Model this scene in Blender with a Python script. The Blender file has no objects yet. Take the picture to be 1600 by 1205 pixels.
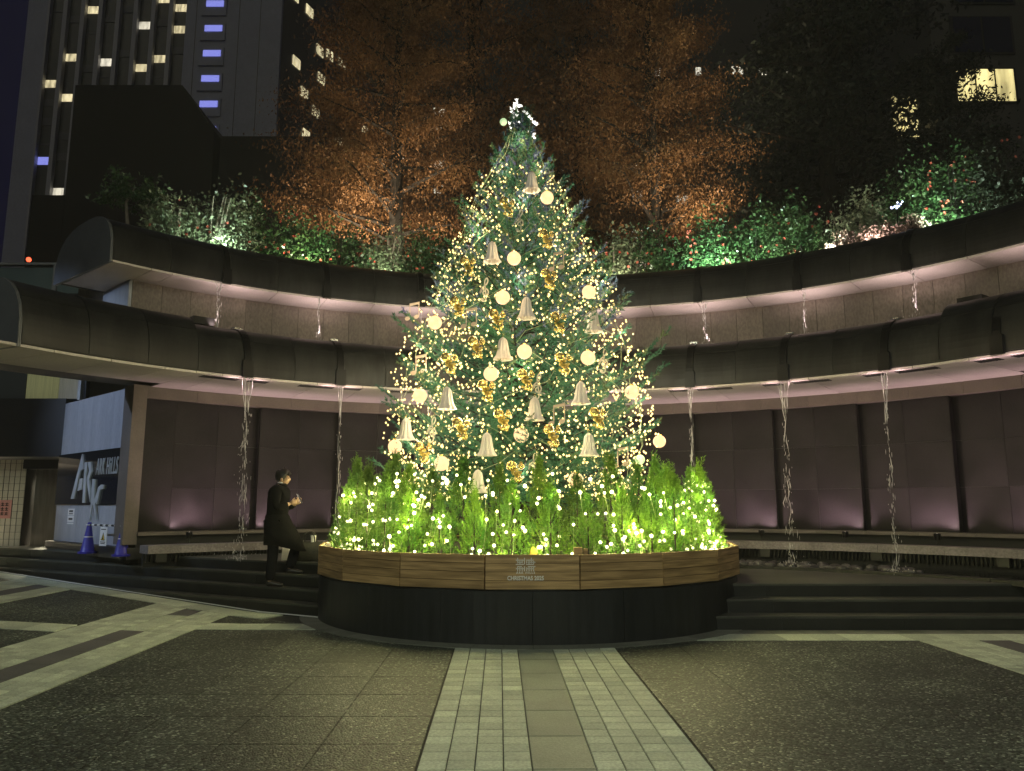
import bpy, math, random
import numpy as np
from mathutils import Vector, Matrix
R = math.radians
rng = np.random.default_rng(7)
random.seed(7)
S = bpy.context.scene
COL = S.collection

# ------------------------------------------------------------------ camera, world, light, exposure
cam = bpy.data.objects.new('camera', bpy.data.cameras.new('camera'))
COL.objects.link(cam)
cam.location = (0, 0, 1.5)
cam.rotation_euler = (R(90 + 8.86), 0, 0)
cam.data.sensor_width = 36
cam.data.lens = 27.07
cam.data.clip_end = 2000
S.camera = cam
wd = bpy.data.worlds.new('World'); S.world = wd; wd.use_nodes = True
bgn = wd.node_tree.nodes['Background']
bgn.inputs[0].default_value = (0.10, 0.10, 0.62, 1); bgn.inputs[1].default_value = 0.020
sl = bpy.data.lights.new('night_fill', 'SUN'); sl.energy = 0.18; sl.angle = R(50); sl.color = (1.0, 0.97, 0.72)  # dim fill added over the night scene, not daylight
so = bpy.data.objects.new('fill_lamp', sl); COL.objects.link(so); so.rotation_euler = (R(50), 0, R(-12))
S.view_settings.view_transform = 'Standard'; S.view_settings.look = 'None'
S.view_settings.exposure = 0; S.view_settings.gamma = 1; S.view_settings.use_curve_mapping = False
cy = S.cycles
cy.use_denoising = True
cy.use_adaptive_sampling = True; cy.adaptive_threshold = 0.025; cy.adaptive_min_samples = 20
cy.max_bounces = 5; cy.diffuse_bounces = 3; cy.glossy_bounces = 3; cy.transmission_bounces = 4; cy.transparent_max_bounces = 8
cy.sample_clamp_indirect = 3; cy.use_light_tree = True
cy.caustics_reflective = False; cy.caustics_refractive = False

# ------------------------------------------------------------------ helpers
CX, CY = 0.35, 6.46          # centre of the curved fountain wall
W = {}                       # world position of each root / part origin


def fast_mesh(name, V, F, mat=None, smooth=False):
    V = np.asarray(V, np.float32).reshape(-1, 3)
    me = bpy.data.meshes.new(name)
    if isinstance(F, np.ndarray):
        m, k = F.shape
        me.vertices.add(len(V)); me.vertices.foreach_set('co', V.ravel())
        me.loops.add(m * k); me.loops.foreach_set('vertex_index', F.astype(np.int32).ravel())
        me.polygons.add(m)
        me.polygons.foreach_set('loop_start', np.arange(0, m * k, k, dtype=np.int32))
        me.polygons.foreach_set('loop_total', np.full(m, k, np.int32))
        me.update(calc_edges=True)
    else:
        me.from_pydata([tuple(map(float, v)) for v in V], [], F); me.update()
    if smooth:
        me.polygons.foreach_set('use_smooth', np.ones(len(me.polygons), bool))
    if mat is not None: me.materials.append(mat)
    return me


class MB:
    def __init__(s): s.v = []; s.f = []
    def add(s, V, F):
        b = len(s.v); s.v += [tuple(map(float, q)) for q in V]; s.f += [tuple(i + b for i in q) for q in F]; return s
    def box(s, x0, x1, y0, y1, z0, z1):
        return s.add([(x0, y0, z0), (x1, y0, z0), (x1, y1, z0), (x0, y1, z0), (x0, y0, z1), (x1, y0, z1), (x1, y1, z1), (x0, y1, z1)],
                     [(0, 3, 2, 1), (4, 5, 6, 7), (0, 1, 5, 4), (1, 2, 6, 5), (2, 3, 7, 6), (3, 0, 4, 7)])
    def obox(s, c, ux, uy, uz):
        c, ux, uy, uz = map(Vector, (c, ux, uy, uz))
        V = [c + a * ux + b * uy + d * uz for d in (-1, 1) for a, b in ((-1, -1), (1, -1), (1, 1), (-1, 1))]
        return s.add(V, [(0, 3, 2, 1), (4, 5, 6, 7), (0, 1, 5, 4), (1, 2, 6, 5), (2, 3, 7, 6), (3, 0, 4, 7)])
    def prism(s, poly, z0, z1):
        n = len(poly)
        a = sum(poly[i][0] * poly[(i + 1) % n][1] - poly[(i + 1) % n][0] * poly[i][1] for i in range(n))
        if a < 0: poly = poly[::-1]
        V = [(x, y, z0) for x, y in poly] + [(x, y, z1) for x, y in poly]
        return s.add(V, [tuple(range(n))[::-1], tuple(range(n, 2 * n))] + [(i, (i + 1) % n, n + (i + 1) % n, n + i) for i in range(n)])
    def plate(s, poly, o, u, n, t0, t1):       # polygon (s, z) in the vertical plane o + s*u, thickness along n
        o, u, n = Vector(o), Vector(u), Vector(n)
        k = len(poly); V = [o + u * a + Vector((0, 0, z)) + n * t for t in (t0, t1) for a, z in poly]
        return s.add(V, [tuple(range(k))[::-1], tuple(range(k, 2 * k))] + [(i, (i + 1) % k, k + (i + 1) % k, k + i) for i in range(k)])
    def tube(s, pts, rad, n=6, cap=True):
        pts = [Vector(p) for p in pts]; m = len(pts)
        rad = rad if isinstance(rad, (list, tuple)) else [rad] * m
        V = []; F = []; up = None
        for i, p in enumerate(pts):
            t = (pts[min(i + 1, m - 1)] - pts[max(i - 1, 0)]).normalized()
            if up is None: up = t.orthogonal().normalized()
            up = (up - t * up.dot(t))
            up = up.normalized() if up.length > 1e-6 else t.orthogonal().normalized()
            w = t.cross(up)
            for k in range(n):
                a = 2 * math.pi * k / n
                V.append(p + (up * math.cos(a) + w * math.sin(a)) * rad[i])
        for i in range(m - 1):
            for k in range(n):
                F.append((i * n + k, i * n + (k + 1) % n, (i + 1) * n + (k + 1) % n, (i + 1) * n + k))
        if cap: F += [tuple(range(n))[::-1], tuple(range((m - 1) * n, m * n))]
        return s.add(V, F)
    def lathe(s, prof, c=(0, 0, 0), n=16, lob=None):
        V = []; F = []
        for r, z in prof:
            for k in range(n):
                a = 2 * math.pi * k / n; q = r * (lob(a) if lob else 1)
                V.append((c[0] + q * math.cos(a), c[1] + q * math.sin(a), c[2] + z))
        for i in range(len(prof) - 1):
            for k in range(n):
                F.append((i * n + k, i * n + (k + 1) % n, (i + 1) * n + (k + 1) % n, (i + 1) * n + k))
        return s.add(V, F)
    def ball(s, c, r, n=10, m=6, sz=1.0):
        return s.lathe([(max(1e-4, r * math.sin(math.pi * i / m)), -r * sz * math.cos(math.pi * i / m)) for i in range(m + 1)], c, n)
    def arc(s, prof, t0, t1, step=1.0, c=None):   # closed (r, z) section swept round the wall centre from t0 to t1 degrees
        cx, cy_ = c or (CX, CY)
        k = len(prof); m = max(1, int(math.ceil((t1 - t0) / step)))
        V = []; F = []
        a = sum(prof[i][0] * prof[(i + 1) % k][1] - prof[(i + 1) % k][0] * prof[i][1] for i in range(k))
        if a > 0: prof = prof[::-1]
        for i in range(m + 1):
            t = R(t0 + (t1 - t0) * i / m)
            V += [(cx + r * math.sin(t), cy_ + r * math.cos(t), z) for r, z in prof]
        for i in range(m):
            for j in range(k):
                F.append((i * k + j, i * k + (j + 1) % k, (i + 1) * k + (j + 1) % k, (i + 1) * k + j))
        if t1 - t0 < 359.9: F += [tuple(range(k))[::-1], tuple(range(m * k, (m + 1) * k))]
        return s.add(V, F)


def pol(t, r, z=0.0):
    return (CX + r * math.sin(R(t)), CY + r * math.cos(R(t)), z)


def tag(o, label=None, cat=None, group=None, kind=None):
    if label: o['label'] = label
    if cat: o['category'] = cat
    if group: o['group'] = group
    if kind: o['kind'] = kind
    return o


def thing(name, label, cat, loc=(0, 0, 0), group=None, kind=None):
    o = bpy.data.objects.new(name, None); COL.objects.link(o); o.location = loc
    o.empty_display_size = 0.1
    W[o.name] = Vector(loc)
    return tag(o, label, cat, group, kind)


def part(name, mb, mat, parent=None, smooth=False, local=False, kind=None, label=None):
    """one mesh object; vertices given in world space unless local"""
    V = np.array(mb.v, float) if isinstance(mb, MB) else mb[0]
    F = mb.f if isinstance(mb, MB) else mb[1]
    off = Vector((0, 0, 0))
    if parent is not None:
        off = W[parent.name]
        if not local: V = V - np.array(off)
    o = bpy.data.objects.new(name, fast_mesh(name, V, F, mat, smooth)); COL.objects.link(o)
    o.parent = parent
    W[o.name] = Vector(off)
    return tag(o, label, None, None, kind)


def piece(name, me, parent, loc, rz=0.0, scale=None, rot=None):
    o = bpy.data.objects.new(name, me); COL.objects.link(o); o.parent = parent
    o.location = Vector(loc) - (W[parent.name] if parent is not None else Vector((0, 0, 0)))
    o.rotation_euler = rot if rot else (0, 0, rz)
    if scale is not None: o.scale = scale
    W[o.name] = Vector(loc)
    return o


def single(name, mb, mat, label, cat, group=None, smooth=False, kind=None):
    return tag(part(name, mb, mat, None, smooth), label, cat, group, kind)


def dup(root, loc, rz=0.0, sc=1.0, label=None, group=None):
    r = root.copy(); COL.objects.link(r); r.location = loc; r.rotation_euler = (0, 0, rz); r.scale = (sc, sc, sc) if not isinstance(sc, tuple) else sc
    if label: r['label'] = label
    if group: r['group'] = group
    W[r.name] = Vector(loc)
    for ch in list(root.children):
        c = ch.copy(); COL.objects.link(c); c.parent = r
        for g in ch.children:
            d = g.copy(); COL.objects.link(d); d.parent = c
    return r


def mat(name, c1, c2=None, scale=4.0, rough=0.6, metal=0.0, bump=0.0, bscale=None, stretch=None, rand=0.0, emit=None, es=0.0, spec=0.5,
        detail=6.0, speck=None, trans=0.0, sampling=None, lo=0.35, hi=0.65, coat=0.0, vary=0.0):
    m = bpy.data.materials.new(name); m.use_nodes = True
    nt = m.node_tree; N = nt.nodes; L = nt.links; b = N['Principled BSDF']
    b.inputs['Base Color'].default_value = (*c1, 1); b.inputs['Roughness'].default_value = rough; b.inputs['Metallic'].default_value = metal
    b.inputs['Specular IOR Level'].default_value = spec
    b.inputs['Transmission Weight'].default_value = trans
    b.inputs['Coat Weight'].default_value = coat
    tc = N.new('ShaderNodeTexCoord'); mp = N.new('ShaderNodeMapping'); L.new(tc.outputs['Object'], mp.inputs[0])
    if stretch: mp.inputs['Scale'].default_value = stretch
    col = None
    if rand or stretch:
        oi = N.new('ShaderNodeObjectInfo')
    if rand:
        cb = N.new('ShaderNodeVectorMath'); cb.operation = 'SCALE'; cb.inputs[0].default_value = (37, 53, 71); L.new(oi.outputs['Random'], cb.inputs['Scale'])
        L.new(cb.outputs[0], mp.inputs['Location'])
    if c2:
        no = N.new('ShaderNodeTexNoise'); no.inputs['Scale'].default_value = scale; no.inputs['Detail'].default_value = detail; L.new(mp.outputs[0], no.inputs['Vector'])
        rp = N.new('ShaderNodeValToRGB'); rp.color_ramp.elements[0].position = lo; rp.color_ramp.elements[1].position = hi
        rp.color_ramp.elements[0].color = (*c1, 1); rp.color_ramp.elements[1].color = (*c2, 1)
        L.new(no.outputs['Fac'], rp.inputs[0]); col = rp.outputs[0]
        if speck:
            n2 = N.new('ShaderNodeTexNoise'); n2.inputs['Scale'].default_value = speck[0]; n2.inputs['Detail'].default_value = 2; L.new(mp.outputs[0], n2.inputs['Vector'])
            mr = N.new('ShaderNodeMapRange'); mr.inputs[1].default_value = .35; mr.inputs[2].default_value = .65; mr.inputs[3].default_value = 1 - speck[1]; mr.inputs[4].default_value = 1 + speck[1]
            L.new(n2.outputs['Fac'], mr.inputs[0])
            vm = N.new('ShaderNodeVectorMath'); vm.operation = 'SCALE'; L.new(col, vm.inputs[0]); L.new(mr.outputs[0], vm.inputs['Scale']); col = vm.outputs[0]
    if rand:
        mr = N.new('ShaderNodeMapRange'); mr.inputs[3].default_value = 1 - rand; mr.inputs[4].default_value = 1 + rand; L.new(oi.outputs['Random'], mr.inputs[0])
        vm = N.new('ShaderNodeVectorMath'); vm.operation = 'SCALE'; L.new(mr.outputs[0], vm.inputs['Scale'])
        if col is not None: L.new(col, vm.inputs[0])
        else: vm.inputs[0].default_value = c1
        col = vm.outputs[0]
    if col is not None: L.new(col, b.inputs['Base Color'])
    if bump:
        nb = N.new('ShaderNodeTexNoise'); nb.inputs['Scale'].default_value = bscale or scale * 4; nb.inputs['Detail'].default_value = 4; L.new(mp.outputs[0], nb.inputs['Vector'])
        bm = N.new('ShaderNodeBump'); bm.inputs['Strength'].default_value = bump; bm.inputs['Distance'].default_value = 0.02; L.new(nb.outputs['Fac'], bm.inputs['Height']); L.new(bm.outputs[0], b.inputs['Normal'])
    if emit:
        b.inputs['Emission Color'].default_value = (*emit, 1); b.inputs['Emission Strength'].default_value = es
    if emit and vary:
        ne = N.new('ShaderNodeTexNoise'); ne.inputs['Scale'].default_value = vary; ne.inputs['Detail'].default_value = 2; me_ = N.new('ShaderNodeMapping'); me_.inputs['Scale'].default_value = (2.2, 1, .45)
        oj = N.new('ShaderNodeObjectInfo'); L.new(tc.outputs['Object'], me_.inputs[0]); L.new(oj.outputs['Location'], me_.inputs['Location']); L.new(me_.outputs[0], ne.inputs['Vector'])
        mv = N.new('ShaderNodeMapRange'); mv.inputs[1].default_value = .3; mv.inputs[2].default_value = .7; mv.inputs[3].default_value = es * .35; mv.inputs[4].default_value = es * 1.25; L.new(ne.outputs['Fac'], mv.inputs[0]); L.new(mv.outputs[0], b.inputs['Emission Strength'])
    if sampling: m.cycles.emission_sampling = sampling
    return m


def leafmat(name, c1, c2, scale=1.2, rough=0.45, rand=0.15, thick=0.25):
    m = mat(name, c1, c2, scale, rough, rand=rand)
    nt = m.node_tree; b = nt.nodes['Principled BSDF']; o = nt.nodes['Material Output']
    t = nt.nodes.new('ShaderNodeBsdfTranslucent'); mx = nt.nodes.new('ShaderNodeMixShader'); mx.inputs[0].default_value = thick
    nt.links.new(b.inputs['Base Color'].links[0].from_socket, t.inputs[0])
    nt.links.new(b.outputs[0], mx.inputs[1]); nt.links.new(t.outputs[0], mx.inputs[2]); nt.links.new(mx.outputs[0], o.inputs[0])
    return m


def gravelmat():
    m = bpy.data.materials.new('washed_aggregate'); m.use_nodes = True
    nt = m.node_tree; N = nt.nodes; L = nt.links; b = N['Principled BSDF']; b.inputs['Roughness'].default_value = .55
    g = N.new('ShaderNodeTexCoord')
    v = N.new('ShaderNodeTexVoronoi'); v.inputs['Scale'].default_value = 62; L.new(g.outputs['Object'], v.inputs['Vector'])
    oi = N.new('ShaderNodeObjectInfo')
    sep = N.new('ShaderNodeSeparateColor'); L.new(v.outputs['Color'], sep.inputs[0])
    rp = N.new('ShaderNodeValToRGB'); e = rp.color_ramp.elements
    e[0].position = 0; e[0].color = (.013, .014, .010, 1); e[1].position = 1; e[1].color = (.46, .53, .42, 1)
    for p, c in ((.35, (.032, .038, .027)), (.6, (.057, .072, .054)), (.86, (.106, .128, .10)), (.95, (.225, .245, .19))):
        q = e.new(p); q.color = (*c, 1)
    L.new(sep.outputs[0], rp.inputs[0])
    n = N.new('ShaderNodeTexNoise'); n.inputs['Scale'].default_value = .9; n.inputs['Detail'].default_value = 5; L.new(g.outputs['Object'], n.inputs['Vector'])
    mr = N.new('ShaderNodeMapRange'); mr.inputs[1].default_value = .3; mr.inputs[2].default_value = .7; mr.inputs[3].default_value = .62; mr.inputs[4].default_value = 1.35; L.new(n.outputs['Fac'], mr.inputs[0])
    rr = N.new('ShaderNodeMapRange'); rr.inputs[3].default_value = .82; rr.inputs[4].default_value = 1.18; L.new(oi.outputs['Random'], rr.inputs[0])
    mu = N.new('ShaderNodeMath'); mu.operation = 'MULTIPLY'; L.new(mr.outputs[0], mu.inputs[0]); L.new(rr.outputs[0], mu.inputs[1])
    vm = N.new('ShaderNodeVectorMath'); vm.operation = 'SCALE'; L.new(rp.outputs[0], vm.inputs[0]); L.new(mu.outputs[0], vm.inputs['Scale']); L.new(vm.outputs[0], b.inputs['Base Color'])
    bm = N.new('ShaderNodeBump'); bm.inputs['Strength'].default_value = .9; bm.inputs['Distance'].default_value = .006; bm.invert = True
    L.new(v.outputs['Distance'], bm.inputs['Height']); L.new(bm.outputs[0], b.inputs['Normal'])
    return m


M = {}
M['gravel'] = gravelmat()
M['bed'] = mat('joint_mortar', (.045, .043, .036), (.06, .058, .05), 9, .9)
M['paver'] = mat('pale_paver', (.40, .45, .36), (.55, .61, .48), 1.7, .7, rand=.16, bump=.25, bscale=60, speck=(55, .16))
M['slab'] = mat('grey_slab', (.17, .20, .165), (.23, .265, .22), 1.6, .6, rand=.06, bump=.2, bscale=60, speck=(70, .12))
M['dslab'] = mat('dark_slab', (.10, .10, .10), (.13, .13, .13), 1.6, .6, rand=.06, bump=.2, bscale=60, speck=(70, .12))
M['ring'] = mat('ring_stone', (.13, .14, .115), (.2, .21, .175), 2.5, .65, rand=.1, speck=(60, .15))
M['granite'] = mat('dark_granite', (.014, .0145, .0125), (.024, .025, .021), 2.2, .42, bump=.08, bscale=90, speck=(120, .25), rand=.08)
M['tread'] = mat('tread_granite', (.05, .052, .042), (.08, .082, .066), 1.6, .5, speck=(110, .2), rand=.1, bump=.1, bscale=90)
M['base'] = mat('planter_granite', (.016, .0175, .0175), (.026, .028, .028), 1.4, .38, stretch=(8, 8, .6), speck=(12, .12))
M['panel'] = mat('polished_panel', (.011, .0097, .0108), (.019, .0168, .0185), 1.6, .30, speck=(50, .14), rand=.08, bump=.02, bscale=3, spec=.07)
M['clad'] = mat('beam_cladding', (.007, .0073, .007), (.020, .0205, .0195), 1.3, .36, stretch=(2.2, 2.2, .35), speck=(9, .18), rand=.16, bump=.05, bscale=40, spec=.3)
M['core'] = mat('beam_core', (.012, .012, .010), rough=.8)
M['endcap'] = mat('end_cap_stone', (.07, .075, .085), (.09, .098, .108), 2, .5, speck=(60, .12))
M['soffit'] = mat('soffit_stone', (.38, .34, .32), (.48, .44, .41), 1.0, .65, rand=.05, speck=(40, .08))
M['lintel'] = mat('lintel_stone', (.10, .085, .072), (.14, .118, .10), 1.6, .6, rand=.05, speck=(60, .1))
M['upwall'] = mat('upper_wall_stone', (.12, .10, .085), (.18, .15, .125), 1.3, .6, stretch=(1, 1, .5), rand=.05, speck=(30, .22))
M['retwall'] = mat('return_wall_stone', (.30, .32, .36), (.38, .40, .44), 1.3, .55, stretch=(3, 3, .35), speck=(25, .1))
M['ledge'] = mat('ledge_stone', (.17, .15, .145), (.26, .235, .225), 2.2, .6, rand=.06, speck=(30, .2))
M['dark'] = mat('dark_metal', (.01, .01, .01), rough=.35, metal=.6)
M['black'] = mat('black_paint', (.008, .008, .008), rough=.5)
M['chrome'] = mat('steel', (.55, .55, .53), rough=.25, metal=1)
M['wood'] = mat('cedar_plank', (.30, .185, .072), (.50, .335, .155), 3.2, .55, stretch=(.6, 5, 9), rand=.13, bump=.2, bscale=14, lo=.2, hi=.8, speck=(3.2, .22))
M['woodedge'] = mat('dark_wood', (.05, .03, .015), rough=.7)
M['soil'] = mat('soil', (.03, .022, .014), (.05, .04, .025), 12, .95, bump=.5)
M['white'] = mat('white_paint', (.78, .78, .76), rough=.5)
M['print'] = mat('pale_print', (.85, .82, .74), rough=.6)
M['grey'] = mat('grey_metal', (.33, .35, .37), (.4, .42, .44), 3, .4, metal=.3)
M['water'] = mat('falling_water', (.85, .82, .84), rough=.12, trans=.35, spec=.8)
M['mist'] = mat('splash_water', (.9, .86, .86), rough=.2, trans=.2)
M['pool'] = mat('pool_water', (.012, .014, .015), rough=.08, bump=.25, bscale=9, spec=.6)
M['pebble'] = mat('river_pebble', (.022, .022, .022), (.10, .098, .09), .9, .45, rand=.5, speck=(20, .15))
M['needle'] = leafmat('fir_needles', (.014, .095, .066), (.055, .19, .085), 1.6, .4, thick=.3)
M['needlep'] = leafmat('pale_fir_needles', (.10, .17, .06), (.16, .22, .08), 2.2, .4, thick=.2)
M['needle_cool'] = leafmat('cool_lit_needles', (.09, .10, .26), (.05, .13, .15), 1.6, .4, thick=.1)  # bluish cast of cool light painted into the needle colour
M['bark'] = mat('bark', (.010, .0075, .005), (.022, .016, .011), 9, .9, stretch=(4, 4, 1), bump=.4)
M['palebark'] = mat('pale_bark', (.22, .19, .15), (.34, .3, .24), 9, .85, stretch=(4, 4, 1), bump=.3)
M['cypress'] = leafmat('cypress_foliage', (.045, .16, .014), (.16, .30, .022), 2.2, .5, rand=.5, thick=.35)
M['autumn'] = leafmat('autumn_leaves', (.17, .082, .032), (.34, .175, .066), .7, .6, rand=.15, thick=.3)
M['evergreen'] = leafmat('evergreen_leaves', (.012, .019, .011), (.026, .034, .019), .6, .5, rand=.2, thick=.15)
M['camellia'] = leafmat('camellia_leaves', (.03, .085, .03), (.085, .15, .055), 2.5, .3, rand=.2, thick=.1)
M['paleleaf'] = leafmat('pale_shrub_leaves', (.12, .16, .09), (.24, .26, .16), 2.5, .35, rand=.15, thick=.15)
M['dryleaf'] = leafmat('dry_groundcover', (.16, .10, .08), (.34, .24, .2), 3, .6, rand=.1)
M['redflower'] = mat('red_petals', (.55, .07, .045), (.72, .2, .14), 6, .5)
M['gold'] = mat('gold_glass', (.80, .62, .20), (.86, .70, .28), 6, .27, metal=.75, coat=.5)
M['golds'] = mat('gold_foil', (.45, .33, .06), (.80, .62, .18), 40, .3, metal=.7, bump=.3, bscale=90)
M['paperbell'] = mat('paper_fold', (.84, .76, .72), (.90, .84, .80), 6, .65)
M['pinkwood'] = mat('pale_wood_cutout', (.62, .46, .36), (.70, .54, .43), 8, .6)
M['ivory'] = mat('ivory_cutout', (.72, .66, .54), (.78, .72, .60), 8, .5)
M['globe'] = mat('lit_globe', (.08, .045, .02), rough=.5, emit=(1.0, .66, .33), es=1.4)
M['palelamp'] = mat('pale_lit_disc', (.6, .75, .5), rough=.4, emit=(.62, .85, .45), es=.75)
M['bulb'] = mat('warm_bulb', (1, .8, .4), emit=(1.0, .74, .30), es=1.9, sampling='NONE')
M['bulbw'] = mat('white_bulb', (1, .95, .8), emit=(1.0, .98, .55), es=3.0, sampling='NONE')
M['wire'] = mat('lamp_wire', (.35, .42, .22), rough=.5)
M['lens'] = mat('lamp_lens', (1, .9, .85), emit=(1, .8, .76), es=3.0, sampling='NONE')
M['lensg'] = mat('cool_lens', (.9, 1, .95), emit=(.8, 1, .9), es=3, sampling='NONE')


# ------------------------------------------------------------------ lamps
def point(name, loc, watts, col, rad=.05):
    l = bpy.data.lights.new(name, 'POINT'); l.energy = watts; l.color = col; l.shadow_soft_size = rad
    o = bpy.data.objects.new(name, l); COL.objects.link(o); o.location = loc; return o


def spot(name, loc, to, watts, col, ang=60, blend=.6, rad=.06):
    l = bpy.data.lights.new(name, 'SPOT'); l.energy = watts; l.color = col; l.shadow_soft_size = rad; l.spot_size = R(ang); l.spot_blend = blend
    o = bpy.data.objects.new(name, l); COL.objects.link(o); o.location = loc
    o.rotation_euler = (Vector(to) - Vector(loc)).to_track_quat('-Z', 'Y').to_euler(); return o


# ------------------------------------------------------------------ ground
PZ = .66; PZR = .495
def lift(x): return min(.5, .05 * max(0.0, -x - 3.75))
gd = MB().add([(x, y, lift(x) - .012 - d) for d in (0, .3) for y in (-60, 130) for x in (-80, -13.75, -3.75, 80)],
              [(0, 1, 5, 4), (1, 2, 6, 5), (2, 3, 7, 6), (8, 12, 13, 9), (9, 13, 14, 10), (10, 14, 15, 11)])
single('ground', gd, M['bed'], 'dark plaza ground under the paving', None, kind='structure')
def lifted(mb): mb.v = [(x, y, z + lift(x)) for x, y, z in mb.v]; return mb
PCX, PCY, PR = .225, 11.68, 2.965           # drum planter


def in_planter(x, y, r=3.27): return math.hypot(x - PCX, y - PCY) < r


def tile_mesh(w, d, h=.02, bev=.004, mt=None):
    x, y = w / 2, d / 2; a, b = x - bev, y - bev
    mb = MB().add([(-x, -y, -h), (x, -y, -h), (x, y, -h), (-x, y, -h), (-x, -y, -bev), (x, -y, -bev), (x, y, -bev), (-x, y, -bev), (-a, -b, 0), (a, -b, 0), (a, b, 0), (-a, b, 0)],
                  [(0, 1, 5, 4), (1, 2, 6, 5), (2, 3, 7, 6), (3, 0, 4, 7), (4, 5, 9, 8), (5, 6, 10, 9), (6, 7, 11, 10), (7, 4, 8, 11), (8, 9, 10, 11)])
    return fast_mesh('paving_tile', mb.v, mb.f, mt)


SK = -.016     # the paving grid leans by about one degree
def gx(x, y): return x + SK * (y - 6)


SN = Vector((.4856, .874, 0)); SD = Vector((-.874, .4856, 0)); S0 = Vector((-2.60, 10.75, 0)); TR = .22


def left_of_steps(x, y, off=.0):     # in front of the left flight
    return (Vector((x, y, 0)) - S0).dot(SN) < -off


def clip(poly, f):        # keep the side where f(p) >= 0
    out = []
    for i in range(len(poly)):
        p, q = poly[i], poly[(i + 1) % len(poly)]; a, b = f(p), f(q)
        if a >= 0: out.append(p)
        if a * b < 0:
            t = a / (a - b); out.append((p[0] + (q[0] - p[0]) * t, p[1] + (q[1] - p[1]) * t))
    return out


def step_f(off): return lambda p: -((p[0] - S0.x) * SN.x + (p[1] - S0.y) * SN.y) - off


def drum_clip(poly, r=3.235):
    c = (sum(p[0] for p in poly) / len(poly), sum(p[1] for p in poly) / len(poly))
    d = Vector((c[0] - PCX, c[1] - PCY)); d.normalize()
    return clip(poly, lambda p: (p[0] - PCX) * d.x + (p[1] - PCY) * d.y - r)


paving = {}
def strip_root(nm):
    o = bpy.data.objects.new(nm, None); COL.objects.link(o); W[o.name] = Vector((0, 0, 0)); o['kind'] = 'structure'; return o


def lay(root, name, x0, x1, y0, y1, m, gap=.008, full=None, z=0.0, border=.0):
    """one rectangular paving piece, trimmed where it meets the drum or the left steps"""
    P = [(gx(x0, y0) + gap / 2, y0 + gap / 2), (gx(x1, y0) - gap / 2, y0 + gap / 2), (gx(x1, y1) - gap / 2, y1 - gap / 2), (gx(x0, y1) + gap / 2, y1 - gap / 2)]
    f = step_f(border)
    near_steps = any(f(p) < 0 for p in P) and x0 < -2.2
    near_drum = any(in_planter(*p) for p in P)
    if not near_steps and not near_drum and full is not None and x1 < 9 and (x0 > -3.9):
        return piece(name, full, root, (gx((x0 + x1) / 2, (y0 + y1) / 2), (y0 + y1) / 2, z + rng.uniform(-.0008, .0008)), rz=SK * -1)
    if near_steps: P = clip(P, f)
    if len(P) > 2 and near_drum: P = drum_clip(P)
    if len(P) < 3: return None
    return part(name, lifted(MB().prism(P, z - .02, z)), m, root)


path = strip_root('path')
pm = tile_mesh(.160, .152, mt=M['paver']); sm_ = tile_mesh(.366, .634, mt=M['slab']); dm_ = tile_mesh(.334, .634, mt=M['dslab'])
XS = [-.57 + .167 * i for i in range(5)]; XR = [.47 + .167 * i for i in range(5)]
ys = np.arange(3.92, 8.62, .16)
for y in ys:
    for xs in (XS, XR):
        for i in range(4): lay(path, 'paver', xs[i], xs[i + 1], y, y + .16, M['paver'], full=pm)
for k, y in enumerate(np.arange(3.44, 8.6, .642)):
    lay(path, 'slab', .10, .468, y, y + .642, M['slab'], full=sm_)
side = strip_root('path')
LS = [-5.16 + .143 * i for i in range(5)]; LR = [-4.29 + .1175 * i for i in range(5)]
for y in np.arange(5.6, 12.6, .16):
    for xs in (LS, LR):
        for i in range(4): lay(side, 'paver', xs[i], xs[i + 1], y, y + .16, M['paver'], full=pm if xs is LS else None, border=.06)
for y in np.arange(5.6, 12.2, .642):
    if abs(y + .3 - 9.95) < .45: lay(side, 'slab', -4.58, -4.30, y, y + .642, M['paver'], border=.5)
    else: lay(side, 'slab', -4.58, -4.30, y, y + .642, M['dslab'], border=.5)
band = strip_root('path')
for x in np.arange(-3.82, -2.0, .40): lay(band, 'paver', x, x + .40, 9.78, 10.26, M['paver'], border=.05)
for x in np.arange(-8.8, -5.3, .40): lay(band, 'paver', x, x + .40, 9.16, 9.66, M['paver'])
for x in np.arange(1.0, 6.8, .36):
    lay(band, 'paver', x, x + .36, 9.02, 9.45, M['paver']); lay(band, 'paver', x, x + .36, 9.45, 9.74, M['ring'])
for x0, w in ((-7.44, .32), (-7.12, .12), (-8.12, .34), (-8.46, .34)):
    for y in np.arange(9.7, 15, .4): lay(band, 'paver', x0, x0 + w, y, y + .4, M['paver'], border=.45)
for y in np.arange(9.7, 14.5, .642): lay(band, 'slab', -7.77, -7.45, y, y + .642, M['dslab'], border=.5)
for y in np.arange(5.6, 9.0, .16):
    for i in range(4):
        lay(band, 'paver', 4.64 + .167 * i, 4.80 + .167 * i, y, y + .16, M['paver'], full=pm)
for y in np.arange(5.8, 9.0, .642):
    lay(band, 'slab', 5.31, 5.65, y, min(9.01, y + .642), M['dslab'])
    lay(band, 'slab', 5.66, 6.3, y, min(9.01, y + .642), M['paver'])
# pale border along the left flight and stone ring round the drum
ring = strip_root('path')
for k in range(26):
    a, b = S0 + SD * (.1 + k * .55), S0 + SD * (.1 + k * .55 + .54)
    if k < 1: continue
    part('border_stone', lifted(MB().prism([tuple((q)[:2]) for q in (a - SN * .02, b - SN * .02, b - SN * .43, a - SN * .43)], -.02, .004)), M['paver'], ring)
for k in range(60):
    t = -180 + k * 6
    if abs(t) < 62: continue
    part('ring_stone', MB().arc([(2.99, -.02), (3.23, -.02), (3.23, .003), (2.99, .003)], t, t + 5.9, 2.0, (PCX, PCY)), M['ring'], ring)
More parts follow.
